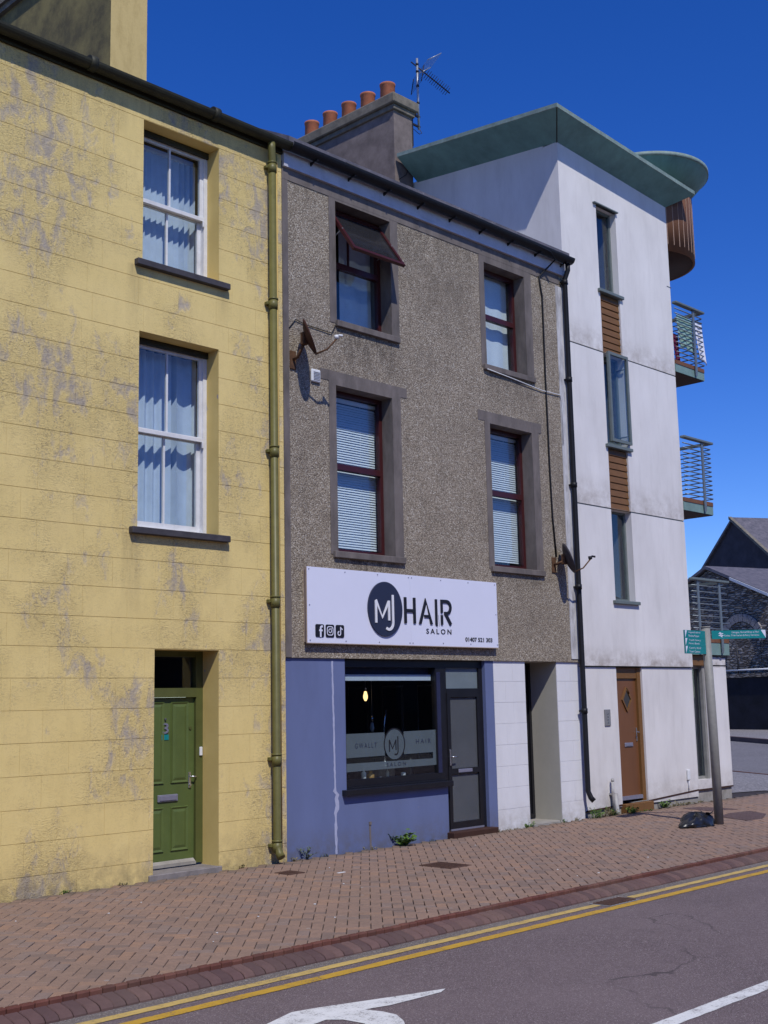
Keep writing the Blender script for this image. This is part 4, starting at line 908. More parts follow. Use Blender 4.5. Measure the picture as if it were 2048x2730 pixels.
for i, xa in enumerate((10.36,10.535,10.71)):
    mb = MB(); mb.prism(rbox(xa,xa+.145,2.672,2.832,.022), SY-.008, SY); ic = mb.build('icon_tile','letter_black',sg); m2 = MB(); yy = SY-.0105; c = xa+.0725
    if i == 0: polystroke(m2,[(c+.048,2.805),(c+.03,2.805),(c+.014,2.795),(c+.012,2.78),(c+.012,2.672)],.026,yy,SY-.008); m2.stroke((c-.014,2.755),(c+.044,2.755),.022,yy-.0003,SY-.008)
    elif i == 1: polystroke(m2, rbox(c-.05,c+.05,2.70,2.806,.03)+[rbox(c-.05,c+.05,2.70,2.806,.03)[0]], .011, yy, SY-.008); polystroke(m2, arc(c,2.753,.024,0,360,16), .010, yy, SY-.008); m2.prism(arc(c+.029,2.784,.006,0,360,8)[:-1],yy,SY-.008)
    else: polystroke(m2,[(c+.008,2.808),(c+.008,2.725)]+arc(c-.016,2.725,.024,0,-270,12)[1:],.014,yy,SY-.008); polystroke(m2,[(c+.008,2.805),(c+.018,2.785),(c+.042,2.775)],.014,yy-.0003,SY-.008)
    m2.build('icon_symbol','sign_white',ic)
mb = MB()
for (x,z) in ((10.26,3.52),(10.89,3.515),(11.49,3.52),(12.09,3.515),(12.15,3.515),(12.75,3.515),(13.34,3.515),(13.94,3.515),(10.265,3.07),(13.95,3.08),(10.27,2.63),(10.89,2.63),(11.50,2.63),(12.09,2.63),(12.15,2.63),(12.77,2.64),(13.36,2.64),(13.96,2.64)):
    m3 = MB(); m3.tube([(x,SY,z),(x,SY-.006,z)],.008,8); m3.build('screw','plate_steel',sg)
# ---------------------------------------------------------------- white tower block
tw = empty('white_tower', (17.9,0,0), 'white rendered modern tower block with flared green metal roof', 'building')
SLOT = (17.22,17.83,3.44,10.38)
def zs(x, y): return 11.18+.1*y-.052*(x-16.14)
def panel(z0, z1, y0, holes, x1=19.58):
    mb = MB(); wall(mb, 16.142, x1, z0, z1, holes, y0, .30)
    mb.add([(16.142,y0,z0),(x1,y0,z0),(x1,.30,z0),(16.142,.30,z0)], [(0,1,2,3)]); return mb.build('wall_panel','white',tw)
panel(.10, 2.335, .035, [(17.18,17.955,.14,2.336)])
panel(2.36, 4.975, 0, [(17.22,17.83,3.44,4.976)]); panel(4.998, 7.695, 0, [(17.22,17.83,4.997,7.696)]); panel(7.718, 11.19, 0, [(17.22,17.83,7.717,10.38)])
for z, yy in ((2.335,.045),(4.975,.012),(7.695,.012)):
    for xa, xb in ((16.15,17.17),(17.96,19.57)) if z < 3 else ((16.15,17.21),(17.84,19.57)):
        mb = MB(); mb.box(xa,xb,yy,.29,z,z+.024); mb.build('joint_strip','grey_frame',tw)
mb = MB(); mb.prismx([(.301,-.2),(3.7,-.2),(3.7,zs(16.14,3.19)+.03),(3.19,zs(16.14,3.19)+.03),(.301,zs(16.14,.301)+.03)],16.142,16.44); mb.build('side_wall','white',tw); mb = MB(); mb.prismx([(.301,-.2),(3.19,-.2),(3.19,zs(19.58,3.19)+.03),(.301,zs(19.58,.301)+.03)],19.28,19.575); mb.build('side_wall','white',tw); mb = MB(); mb.box(16.45,19.27,2.9,3.18,-.2,11.2); mb.build('back_wall','white',tw)
mb = MB(); mb.prism([(16.12,-.2),(19.58,-.2),(19.58,.20),(16.12,.10)], .06, .29); mb.build('plinth','concrete',tw)
mb = MB(); mb.prism([(17.96,.125),(19.58,.20),(19.58,.225),(17.96,.15)], .028, .06); mb.prism([(16.16,.09),(17.17,.115),(17.17,.14),(16.16,.112)], .028, .06); mb.build('base_strip','soffit_brown',tw)
# flared roof
def ring(ox0, ox1, oy0, oy1, dz): 
    q = [(16.14-ox0,-oy0),(19.58+ox1,-oy0),(19.58+ox1,3.2+oy1),(16.14-ox0,3.2+oy1)]
    base = [(16.14,0),(19.58,0),(19.58,3.2),(16.14,3.2)]
    return [(x,y,zs(min(max(x,15.0),20.5),y)+dz) for (x,y),(bx,by) in zip(q,base)]
r0 = ring(-.004,-.004,-.004,-.004,0); r1 = ring(.54,.38,.41,.0,.30); r2 = ring(.55,.39,.42,.0,.305); r3 = ring(.55,.39,.42,.0,.375)
mb = MB(); mb.add(r0+r1, [(0,1,5,4),(1,2,6,5),(3,0,4,7),(2,3,7,6)]); soff = mb.build('roof_soffit','verdigris',tw)
mb = MB(); mb.add(r1+r2+r3, [(0,1,5,4),(1,2,6,5),(2,3,7,6),(3,0,4,7),(4,5,9,8),(5,6,10,9),(6,7,11,10),(7,4,8,11),(8,9,10,11)]); mb.build('roof','verdigris_pale',tw)
for i in range(9):                                          # standing seams of the metal soffit
    pass
mb = MB(); c0, c1 = Vector(r0[0]), Vector(r1[0]); mb.tube([c0+Vector((-.004,-.004,-.004)), c1+Vector((0,0,-.006))], .010, 6); mb.build('hip_seam','gutter_green',soff)
# vertical strip of slit windows and brown panels
def slit(z0, z1, out=0.0, x1=17.83):
    y = .12-out; f = MB(); rect_frame(f, 17.222, x1-.003, z0, z1, .045, y, y+.05); win = f.build('window','grey_frame',tw)
    s = MB(); s.box(17.262,x1-.043,y+.02,y+.026,z0+.04,z1-.04); s.build('pane','glass',win)
    room(win, 17.23, 17.82, .18, .9, z0, z1, 'room_pale'); return win
wa = slit(8.86, 10.378); wb = slit(6.14, 7.70); wc = slit(3.445, 4.985)
curtain(wa, 17.26, 17.45, .30, 8.9, 9.9, .02, .09, 'curtain_white'); curtain(wb, 17.28, 17.62, .30, 6.18, 7.6, .02, .09, 'curtain_white')
s = MB(); rect_frame(s, 17.27, 17.875, 6.15, 7.725, .05, -.075, -.03); os_ = s.build('open_casement','grey_frame',wb); s = MB(); s.box(17.32,17.825,-.055,-.049,6.20,7.675); s.build('casement_pane','glass',wb)
for sz in (6.3,7.5): 
    s = MB(); s.tube([(17.80,-.04,sz),(17.80,.13,sz)],.012,6); s.build('stay','grey_frame',wb)
for z, a, b in ((8.825,17.15,17.90),(6.085,17.15,17.925),(3.43,17.14,17.90)):
    s = MB(); s.box(a,b,-.055,.12,z-.045,z+.012,.006); s.build('sill','grey_frame',tw)
s = MB(); s.box(17.12,17.86,-.05,.04,10.38,10.40); s.build('drip_trim','grey_frame',tw)
for z0, z1 in ((7.70,8.78),(4.985,6.04)):
    s = MB(); s.box(17.222,17.828,.05,.12,z0,z1); s.box(17.222,17.265,.018,.05,z0,z1); pn = s.build('infill_panel','brown_panel',tw); n = 9; h = (z1-z0)/n
    for i in range(n):
        s = MB(); s.prismx([(.05,z0+i*h),(.024,z0+i*h+.006),(.036,z0+(i+1)*h-.012),(.05,z0+(i+1)*h-.012)],17.27,17.826); s.build('slat','brown_panel',pn)
# entrance door
yd = .10
f = MB(); f.box(17.18,17.23,yd-.02,yd+.08,.14,2.33); f.box(17.85,17.95,yd-.03,yd+.08,.14,2.33); f.box(17.23,17.85,yd-.02,yd+.08,2.16,2.33); td = f.build('door','brown_panel',tw)
f = MB(); f.box(17.235,17.845,yd+.01,yd+.06,.25,2.155); f.build('leaf','brown_door',td)
dx, dz_ = 17.55, 1.81
f = MB(); polystroke(f,[(dx,dz_+.19),(dx+.13,dz_),(dx,dz_-.19),(dx-.13,dz_),(dx,dz_+.19),(dx+.065,dz_+.095)],.035,yd-.012,yd+.01); f.build('diamond_frame','brown_panel',td)
f = MB(); f.prism([(dx,dz_+.16),(dx+.105,dz_),(dx,dz_-.16),(dx-.105,dz_)],yd+.004,yd+.009); f.build('diamond_pane','room_dark',td)
f = MB(); f.box(17.43,17.67,yd-.006,yd+.01,1.04,1.105,.004); f.box(17.46,17.64,yd-.012,yd-.006,1.055,1.09); f.build('letter_plate','plate_steel',td)
f = MB(); f.box(17.785,17.815,yd-.004,yd+.01,1.12,1.34,.003); f.tube([(17.80,yd-.004,1.27),(17.80,yd-.05,1.27),(17.74,yd-.055,1.27)],.009,8); f.build('handle','chrome',td)
f = MB(); f.box(17.23,17.85,yd-.03,yd+.06,.19,.25); f.build('threshold','plate_steel',td)
f = MB(); f.box(17.16,17.98,-.05,yd+.08,-.1,.14,.006); f.build('door_step','brown_panel',td)
f = MB(); f.box(16.77,16.93,.015,.034,1.40,1.66,.004); ip = f.build('intercom','steel_dim',tw)
for i in range(4):
    f = MB(); f.box(16.83,16.87,.011,.015,1.44+i*.045,1.465+i*.045); f.build('button','chrome',ip)
f = MB(); f.tube([(16.82,-.03,.52),(16.82,-.03,.30),(16.83,-.035,.02)],.022,10); f.tube([(16.87,-.035,.33),(16.89,-.035,.05),(16.90,-.06,.02)],.045,10); f.box(16.80,16.90,-.02,.034,.31,.34); f.tube([(16.82,-.03,.52),(16.84,-.02,.56)],.026,8); f.build('waste_pipe','pipe_pvc',tw)
f = MB(); f.box(19.20,19.27,-.01,.034,.40,.58,.01); f.tube([(19.235,.01,.40),(19.235,.02,.22)],.008,6); f.build('vent_box','vent_white',tw)
# ground-floor wing under the terrace
mb = MB(); wall(mb, 19.585, 20.82, .22, 2.375, [(19.60,20.06,.38,2.376)], .035, .30); mb.box(20.07,20.82,.035,.30,2.40,2.53); mb.box(20.52,20.82,.301,2.6,.2,2.53); mb.build('wing_wall','white',tw)
mb = MB(); mb.box(19.585,20.80,.06,.29,-.2,.195); mb.box(20.54,20.80,.291,2.6,-.2,.195); mb.build('wing_plinth','concrete',tw); mb = MB(); mb.box(19.585,20.825,.03,.06,.195,.22); mb.build('base_strip','soffit_brown',tw)
s = MB(); s.box(19.60,20.06,.05,.12,2.39,2.57); s.build('infill_panel','brown_panel',tw)
f = MB(); rect_frame(f,19.60,20.06,.38,2.38,.05,.12,.18); f.box(19.99,20.06,.06,.12,.38,2.38); ww_ = f.build('window','post_grey',tw); s = MB(); s.box(19.65,20.01,.145,.151,.43,2.33); s.build('pane','glass',ww_); room(ww_,19.6,20.05,.18,1.4,.38,2.38,'room_pale')
curtain(ww_, 19.64, 19.82, .30, .42, 2.3, .02, .08, 'grey_leaf' if False else 'curtain_white')
def balcony(zb, zt, x1, yb, band, post_x, nr, label_posts=True):
    e = MB(); e.box(19.585,x1,-.02,yb,zb,zb+band); b = e.build('balcony','balcony_green',tw)
    e = MB(); e.box(19.59,x1-.01,-.01,yb-.01,zb-.012,zb-.001); e.build('balcony_soffit','soffit_brown',b)
    e = MB(); e.box(19.585,x1-.005,-.03,yb,zb+band+.001,zb+band+.075); e.build('deck','brown_cladding',b)
    for px in post_x:
        e = MB(); e.prismx([(-.055,zb+.03),(-.065,zb+.14),(-.065,zt-.02),(-.045,zt-.02),(-.045,zb+.14)],px-.035,px+.035); e.build('rail_post','rail_steel',b)
    e = MB(); e.box(x1-.42,x1-.35,yb-.5,yb-.43,zb+band,zt-.02); e.build('rail_post','aerial_dark',b)
    for i in range(nr):
        z = zb+band+.14+(zt-.12-(zb+band+.14))*i/(nr-1)
        e = MB(); e.tube([(19.60,-.05,z),(x1-.03,-.05,z),(x1,-.02,z),(x1,yb,z)],.011,6); e.build('rail','rail_steel',b)
    e = MB(); e.box(19.60,x1+.02,-.10,.0,zt-.03,zt+.015,.008); e.box(x1-.08,x1+.02,.0,yb,zt-.03,zt+.015); e.build('handrail','grey_frame',b)
    return b
balcony(7.80,9.14,20.62,1.2,.15,[20.27],11); balcony(5.20,6.57,20.63,1.2,.16,[20.29],12); balcony(2.58,3.95,20.90,2.2,.225,[19.82,20.60],9)
mb = MB(); mb.box(20.905,20.99,.05,.13,2.70,2.80,.01); mb.build('terrace_light','vent_white',tw)
# curved bay and its round roof
DC = (20.08,.95)
mb = MB(); mb.lathe((DC[0],DC[1],0),[(0,10.165),(1.03,10.165),(1.03,10.17)],56); bay = mb.build('bay_soffit','soffit_brown',tw)
mb = MB(); mb.lathe((DC[0],DC[1],0),[(1.03,10.162),(1.075,10.162),(1.075,11.70),(1.0,11.70)],72); mb.build('curved_bay','brown_cladding',tw)
for i in range(26):
    a = R(-178+i*7.6); mb = MB(); x, y = DC[0]+1.078*math.cos(a), DC[1]+1.078*math.sin(a); z0 = 10.26+.05*random.random()
    t = Vector((-math.sin(a),math.cos(a),0))*.008; n_ = Vector((math.cos(a),math.sin(a),0))*.006
    P = Vector((x,y,0)); mb.add([(P-t).to_tuple()[:2]+(z0,),(P+n_).to_tuple()[:2]+(z0,),(P+t).to_tuple()[:2]+(z0,),(P-t).to_tuple()[:2]+(11.68,),(P+n_).to_tuple()[:2]+(11.68,),(P+t).to_tuple()[:2]+(11.68,)],[(0,1,4,3),(1,2,5,4)]); mb.build('cladding_seam','cladding_seam',bay,normals=False)
mb = MB(); mb.lathe((20.16,.86,0),[(0,11.60),(1.0,11.60),(1.30,11.93)],64); mb.build('bay_roof_soffit','verdigris',tw)
mb = MB(); mb.lathe((20.16,.86,0),[(1.30,11.93),(1.315,11.93),(1.315,12.01),(0,12.06)],64); mb.build('bay_roof','verdigris_pale',tw)
mb = MB(); mb.box(19.46,19.62,-.008,.1,9.42,9.426); mb.build('wall_crack','grey_frame',tw)
# laundry over the second-floor balcony rail
def cloth(name, x0, x1, y, z0, z1, mat, label, skew=0.0, amp=.02, wl=.22, along='x'):
    mb = MB(); nx, nz = 18, 12; vs = []
    for i in range(nx+1):
        for j in range(nz+1):
            u = i/nx; v = j/nz; zz = z1-(z1-z0)*v*(1-.06*math.sin(u*5)); xx = x0+(x1-x0)*u+skew*v*v
            dy = amp*v*math.sin(2*math.pi*u*(x1-x0)/wl+v*2)
            vs.append((xx, y-dy, zz) if along == 'x' else (y+dy, xx, zz))
    mb.add(vs, [(i*(nz+1)+j,(i+1)*(nz+1)+j,(i+1)*(nz+1)+j+1,i*(nz+1)+j+1) for i in range(nx) for j in range(nz)]); mb.smooth |= set(range(len(mb.f)))
    o = mb.build(name, mat, None, label, 'towel', normals=False)
    md = o.modifiers.new('thickness','SOLIDIFY'); md.thickness = .006; return o
cloth('towel',19.70,20.26,-.02,8.28,8.92,'towel_green','pale green towel hung over the upper balcony rail',.06)
cloth('towel',20.34,20.60,-.03,8.16,8.93,'towel_white','white towel hung at the corner of the upper balcony',.10,.035)
cloth('garment',19.62,19.80,.03,8.02,8.55,'towel_maroon','dark maroon garment hung low on the upper balcony',.03)
# ---------------------------------------------------------------- fixtures on the walls
def sat_dish(c, mount, mat, matm, lnb, label):
    c = Vector(c); e = empty('satellite_dish', mount, label, 'satellite dish', 'satellite dishes on the grey house')
    n = Vector((.70,-.63,.34)).normalized(); u = Vector((.67,.742,0)).normalized(); v = n.cross(u).normalized()
    if v.z < 0: v = -v
    mb = MB(); rings = 5; seg = 28; vs = [c-n*.055]
    ru, rv = .215, .245
    for i in range(1, rings+1):
        f = i/rings
        for k in range(seg):
            a = 2*math.pi*k/seg; vs.append(c+u*ru*f*math.cos(a)+v*rv*f*math.sin(a)-n*.055*(1-f*f))
    fs = [(0,1+k,1+(k+1)%seg) for k in range(seg)]
    for i in range(rings-1):
        for k in range(seg): fs.append((1+i*seg+k,1+(i+1)*seg+k,1+(i+1)*seg+(k+1)%seg,1+i*seg+(k+1)%seg))
    mb.add(vs, fs); mb.smooth |= set(range(len(fs))); o = mb.build('reflector', mat, e, normals=False); md = o.modifiers.new('t','SOLIDIFY'); md.thickness = .008
    b = c-n*.06; mt = Vector(mount)
    mb = MB(); mb.tube([mt, mt+Vector((0,-.10,.02)), Vector((b.x,b.y,b.z-.02))], .02, 8); mb.build('mast', matm, e)
    mb = MB(); mb.box(mt.x-.05,mt.x+.05,-.02,.0,mt.z-.12,mt.z+.12,.004); mb.build('wall_plate', matm, e); mb = MB(); mb.box(b.x-.05,b.x+.03,b.y-.02,b.y+.05,b.z-.08,b.z+.08,.005); mb.build('bracket', matm, e)
    tip = c-v*.12+n*.34; mb = MB(); mb.tube([c-v*.235-n*.01, c-v*.225+n*.15, tip], .012, 6); mb.build('arm', matm, e)
    mb = MB(); mb.tube([tip, tip-n*.05+v*.01], .028, 10); mb.tube([tip-n*.0+Vector((0,0,.02)), tip+n*.06-Vector((0,0,.01))], .016, 8); mb.build('lnb', lnb, e)
sat_dish((10.155,-.27,6.46),(10.09,0,6.20),'dish_brown','rust','vent_white','rust brown satellite dish beside the upper window near the yellow house')
sat_dish((15.64,-.22,4.02),(15.52,0,3.92),'dish_grey','rust','aerial_dark','dark grey satellite dish by the black downpipe')
e = empty('wall_vent',(10.475,0,5.98),'small white square vent on the pebbledash under the brown dish','vent')
mb = MB(); mb.box(10.395,10.555,-.035,.0,5.975,6.145,.012); mb.build('cover','vent_white',e)
for i in range(6):
    mb = MB(); mb.box(10.425,10.535,-.040,-.034,6.0+i*.02,6.008+i*.02); mb.build('louvre','steel_dim',e)
# television aerial on the chimney
e = empty('television_aerial',(16.33,3.30,12.65),'silver television aerial on a mast beside the chimney pots','aerial'); ax, ay = 16.33, 3.30
mb = MB(); mb.tube([(ax,ay,12.66),(ax,ay,14.12)],.023,10); mb.build('mast','aerial_metal',e)
mb = MB(); mb.box(16.101,16.14,ay-.03,ay+.03,12.25,12.98); mb.box(16.14,ax+.03,ay-.02,ay+.02,12.90,12.94); mb.box(16.14,ax+.03,ay-.02,ay+.02,12.70,12.73); mb.build('bracket','aerial_dark',e)
for z in (13.55,13.85,14.0,13.2): 
    mb = MB(); mb.tube([(ax,ay,z-.02),(ax,ay,z+.02)],.03,8); mb.build('clamp','aerial_dark',e)
bd = Vector((.70,-.35,-.52)).normalized(); bp = Vector((ax,ay,13.95)); sidev = bd.cross(Vector((0,0,1))).normalized(); upv = sidev.cross(bd).normalized()
mb = MB(); mb.tube([bp-bd*.15, bp+bd*.80],.013,8); mb.build('boom','aerial_dark',e)
for i in range(13):
    p = bp+bd*(.18+i*.047); L_ = .07+.015*((i*7)%3); mb = MB(); mb.tube([p-sidev*L_-upv*.05, p+sidev*L_+upv*.05],.006,5); mb.tube([p-sidev*L_+upv*.05, p+sidev*L_-upv*.05],.006,5); mb.build('director','aerial_dark',e)
for sgn in (1,-1):
    c0 = bp+bd*.05; dirn = (upv*sgn*.95+bd*(.42 if sgn > 0 else .42)).normalized(); side = sidev
    pa = c0+side*.28; pb = c0-side*.28
    for q in (pa, pb): 
        mb = MB(); mb.tube([q+dirn*.08, q+dirn*.42],.009,6); mb.build('reflector_arm','aerial_metal' if sgn > 0 else 'aerial_dark',e)
    for i in range(8):
        q = dirn*(.08+i*.048); mb = MB(); mb.tube([pa+q, pb+q],.0035,4); mb.build('reflector_rod','aerial_dark' if sgn < 0 else 'aerial_metal',e)
mb = MB(); mb.tube([(ax,ay,12.7),(ax+.06,ay-.02,12.6),(ax-.02,ay-.03,12.55),(16.11,ay-.035,12.6),(16.108,ay-.035,12.1),(15.9,3.262,11.6),(15.7,3.262,11.45)],.007,5); mb.build('lead','aerial_dark',e)
# ---------------------------------------------------------------- fingerpost
px, py = 16.42, -2.10
fp = empty('fingerpost',(px,py,0),'grey metal signpost carrying teal pedestrian direction fingers','signpost')
mb = MB(); mb.tube([(px,py,-.05),(px-.012,py,1.4),(px-.03,py+.01,2.84)],.066,18); mb.tube([(px-.03,py+.01,2.84),(px-.03,py+.01,2.86)],.07,18); mb.build('post','post_grey',fp)
def finger(base, dirn, L_, h, zc, lines, arrow=True, icon=None):
    d_ = Vector(dirn).normalized(); nrm_ = Vector((d_.y,-d_.x,0)); 
    if nrm_.dot(CAM-Vector(base)) < 0: nrm_ = -nrm_
    mir = 1 if Vector((-nrm_.y,nrm_.x,0)).dot(d_) > 0 else -1        # does reading direction agree with the pointing direction
    base = Vector(base)
    def plate(mb, pts, t0, t1):
        P = [base+d_*a+Vector((0,0,zc+b)) for a,b in pts]; n = len(P)
        mb.add([p+nrm_*t0 for p in P]+[p+nrm_*t1 for p in P],[list(range(n)),list(range(2*n-1,n-1,-1))]+[[i,(i+1)%n,n+(i+1)%n,n+i] for i in range(n)])
    mb = MB(); plate(mb,[(0,-h/2),(L_,-h/2),(L_,h/2),(0,h/2)],-.012,.012); f_ = mb.build('finger_board','teal',fp)
    if arrow:
        for (b0,b1) in arrow if isinstance(arrow,list) else [(-h/2,h/2)]:
            mb = MB(); plate(mb,[(L_-(b1-b0)*.55,b1-.004),(L_-.001,b1-.004),(L_-.001,b0+.004)],.0122,.014); mb.build('finger_tip','sign_white',f_)
    for (t_, a0, a1, z0_, z1_) in lines:
        tm = text_mb(t_,0,1,0,1,0,0); m2 = MB()
        vs = []
        for p in tm.v:
            s_ = p.x if mir > 0 else 1-p.x
            lo, hi = (a0,a1)
            aa = lo+(hi-lo)*s_; vs.append(base+d_*aa+Vector((0,0,zc+z0_+(z1_-z0_)*p.z))+nrm_*.0145)
        m2.add(vs, tm.f); m2.build('lettering','sign_white',f_,normals=False)
    if icon:
        for (a,b,c_,dd) in icon:
            mb = MB(); q = [Vector((a,b)),Vector((c_,dd))]; t = (q[1]-q[0]).normalized(); nn = Vector((-t.y,t.x))*.006
            plate(mb,[tuple(q[0]+nn),tuple(q[1]+nn),tuple(q[1]-nn),tuple(q[0]-nn)],.0122,.0145); mb.build('symbol','sign_white',f_)
rv = (.69,-.72)
finger((px+.06*rv[0],py+.06*rv[1],0),(rv[0],rv[1],0),.80,.125,2.735,[('Llongau, Gorsaf Dren a Fferi',.30,.70,.012,.046),('Cruise, Train Station & Ferry Terminus',.18,.70,-.034,.0)],True,[(.10,.015,.17,.015),(.10,-.012,.17,-.012),(.115,.035,.15,.015),(.155,-.035,.12,-.012),(.12,.015,.15,-.012)])
for i, (t1, t2) in enumerate((('Amgueddfa Arforol','Maritime Museum'),('Traeth Newry','Newry Beach'),('Canol y Dref','Town Centre'))):
    finger((px-.09,py,0),(-1,-.04,0),.62,.112,2.735-.113*i,[(t1,.16,.52,.008,.04),(t2,.20,.52,-.04,-.008)],True)
# ---------------------------------------------------------------- rubbish bag at the foot of the post
def blob(name, c, r, mat, label, cat, seed, flat=.45):
    rb = random.Random(seed); mb = MB(); nu, nv = 36, 18; ph = [rb.uniform(0,6.28) for _ in range(12)]
    vs = []
    for j in range(nv+1):
        th = math.pi*j/nv
        for i in range(nu):
            a = 2*math.pi*i/nu; f = 1+.10*math.sin(3*a+ph[0]+2*th)+.07*math.sin(7*a+ph[1]-3*th)+.05*math.sin(13*a+ph[2]+5*th)+.035*rb.uniform(-1,1)
            zz = math.cos(th); zz = zz*flat if zz > 0 else zz*.02
            rad = math.sin(th)**.75*f
            vs.append((c[0]+r[0]*rad*math.cos(a), c[1]+r[1]*rad*math.sin(a), c[2]+.008+max(0,zz)*r[2]/flat*(1+.22*math.sin(2*a+ph[3])+.12*math.sin(9*a+ph[4]))))
    mb.add(vs, [(j*nu+i,j*nu+(i+1)%nu,(j+1)*nu+(i+1)%nu,(j+1)*nu+i) for j in range(nv) for i in range(nu)]); return mb
bg_ = empty('rubbish_bag',(16.05,-2.0,0),'limp black plastic rubbish bag lying by the signpost','bag')
mb = blob('x',(15.98,-1.98,0),(.36,.19,.15),'plastic_bag','','',3); mb.smooth |= set(range(len(mb.f))); mb.build('sack','plastic_bag',bg_)
kx, ky, kz = 16.16, -2.03, .10
mb = MB(); mb.tube([(kx-.06,ky,kz-.02),(kx,ky,kz+.02),(kx+.03,ky-.01,kz+.04)],[.06,.022,.03],10); mb.build('neck','plastic_bag',bg_)
for k,(ex,ey,ez) in enumerate(((-.05,-.10,.10),(.10,-.05,.09),(.02,.08,.11),(.13,.05,.02))):
    rb = random.Random(k+5); mb = MB(); vs = []; n = 7; d_ = Vector((ex,ey,ez)); sd_ = d_.cross(Vector((.3,.2,1))).normalized()
    for i in range(n+1):
        f = i/n
        for s_ in (-1,-.5,0,.5,1): vs.append(Vector((kx,ky,kz+.02))+d_*f*1.15+sd_*s_*(.012+.05*f)+Vector((rb.uniform(-1,1),rb.uniform(-1,1),rb.uniform(-1,1)))*.010*f-Vector((0,0,.05*f*f)))
    mb.add(vs,[(5*i+j,5*i+5+j,5*i+6+j,5*i+1+j) for i in range(n) for j in range(4)]); mb.smooth |= set(range(len(mb.f))); o = mb.build('tied_end','plastic_bag',bg_,normals=False); o.modifiers.new('t','SOLIDIFY').thickness = .004
# ---------------------------------------------------------------- weeds
def weed(x, y, h, sp, n, mat, label, seed, name='weed', upright=.6, lw=.012, group='weeds at the foot of the walls'):
    rb = random.Random(seed); e = empty(name,(x,y,0),label,'weed',group); st = MB(); lf = MB()
    for i in range(n):
        a = rb.uniform(0,6.283); tilt = rb.uniform(.05,1.0-upright*.5); L_ = h*rb.uniform(.55,1.0)
        d0 = Vector((math.cos(a)*tilt,math.sin(a)*tilt-.15,1)).normalized(); p = Vector((x+rb.uniform(-sp,sp),y+rb.uniform(-.03,.02),-.01)); path = [p]
        for k in range(4):
            d0 = (d0+Vector((math.cos(a)*.18,math.sin(a)*.18,-.10))).normalized(); p = p+d0*L_/4; path.append(p.copy())
        st.tube(path,[.0035,.003,.0025,.002,.001],5)
        for k in range(7):
            f = rb.uniform(.15,1)*4; i0 = min(int(f),3); q = path[i0].lerp(path[i0+1],f-i0); al = rb.uniform(0,6.283); dl = Vector((math.cos(al),math.sin(al),rb.uniform(.1,.9))).normalized(); LL = L_*rb.uniform(.14,.30); w_ = lw*rb.uniform(.7,1.4); sd_ = dl.cross(Vector((0,0,1))).normalized()*w_
            lf.add([q,q+dl*LL*.5+sd_,q+dl*LL,q+dl*LL*.5-sd_],[(0,1,2,3)])
    st.build('stems',mat,e); lf.build('leaves',mat,e,normals=False)
weed(11.86,-.07,.25,.05,26,'leaf','bushy bright green weed under the salon window',1,lw=.028)
weed(10.20,-.05,.24,.02,9,'grey_leaf','tall greyish weed at the foot of the blue wall',2,lw=.010)
weed(9.99,-.06,.09,.03,8,'dry_leaf','low dry weed at the foot of the olive drainpipe',3)
weed(14.56,-.03,.10,.10,14,'leaf','low green weed at the foot of the white pier by the passage',4)
weed(14.2,-.03,.05,.14,10,'dry_leaf','sparse dry weed along the white pier beside the shop',5)
weed(15.45,-.02,.07,.05,8,'leaf','little weed at the right side of the passage doorway',6)
weed(16.30,-.06,.22,.12,26,'leaf','thick grassy weed at the foot of the black downpipe',7,lw=.006,upright=.9)
weed(16.58,-.05,.20,.13,24,'dry_leaf','dry grassy weed below the tower intercom',8,lw=.005,upright=.9)
weed(16.75,-.05,.15,.06,14,'leaf','green weed beside the grey waste pipe',9,lw=.008)
weed(17.22,-.12,.17,.10,20,'leaf','leafy weed in front of the brown tower door step',10,lw=.014)
weed(17.60,-.12,.07,.16,12,'leaf','low weed fringe along the brown door step',11)
weed(18.34,-.02,.19,.07,20,'leaf','bright green weed on the kerb of the tower plinth',12,lw=.016)
for i in range(1): weed(18.62+i*.2,-.02+.01*i,.11,.07,9,'dry_leaf','scrubby dry weed along the tower plinth past the green clump',20+i)
# litter specks on the paving
rl = random.Random(21); 
for i in range(16):
    x = rl.uniform(5.2,13); y = rl.uniform(-3.6,-.5); mb = MB(); r_ = rl.uniform(.006,.014)
    mb.flat([(x+r_*math.cos(a)*rl.uniform(.6,1.3),y+r_*math.sin(a)*rl.uniform(.6,1.3)) for a in [k*1.2566 for k in range(5)]],.001,.006); mb.build('litter_scrap','vent_white',None,'tiny pale scrap of litter on the brick paving','litter','litter scraps on the paving')
mb = MB(); mb.box(9.55,9.66,-1.28,-1.25,.001,.006); mb.build('litter_scrap','vent_white',None,'white strip of litter on the paving near the small iron cover','litter')
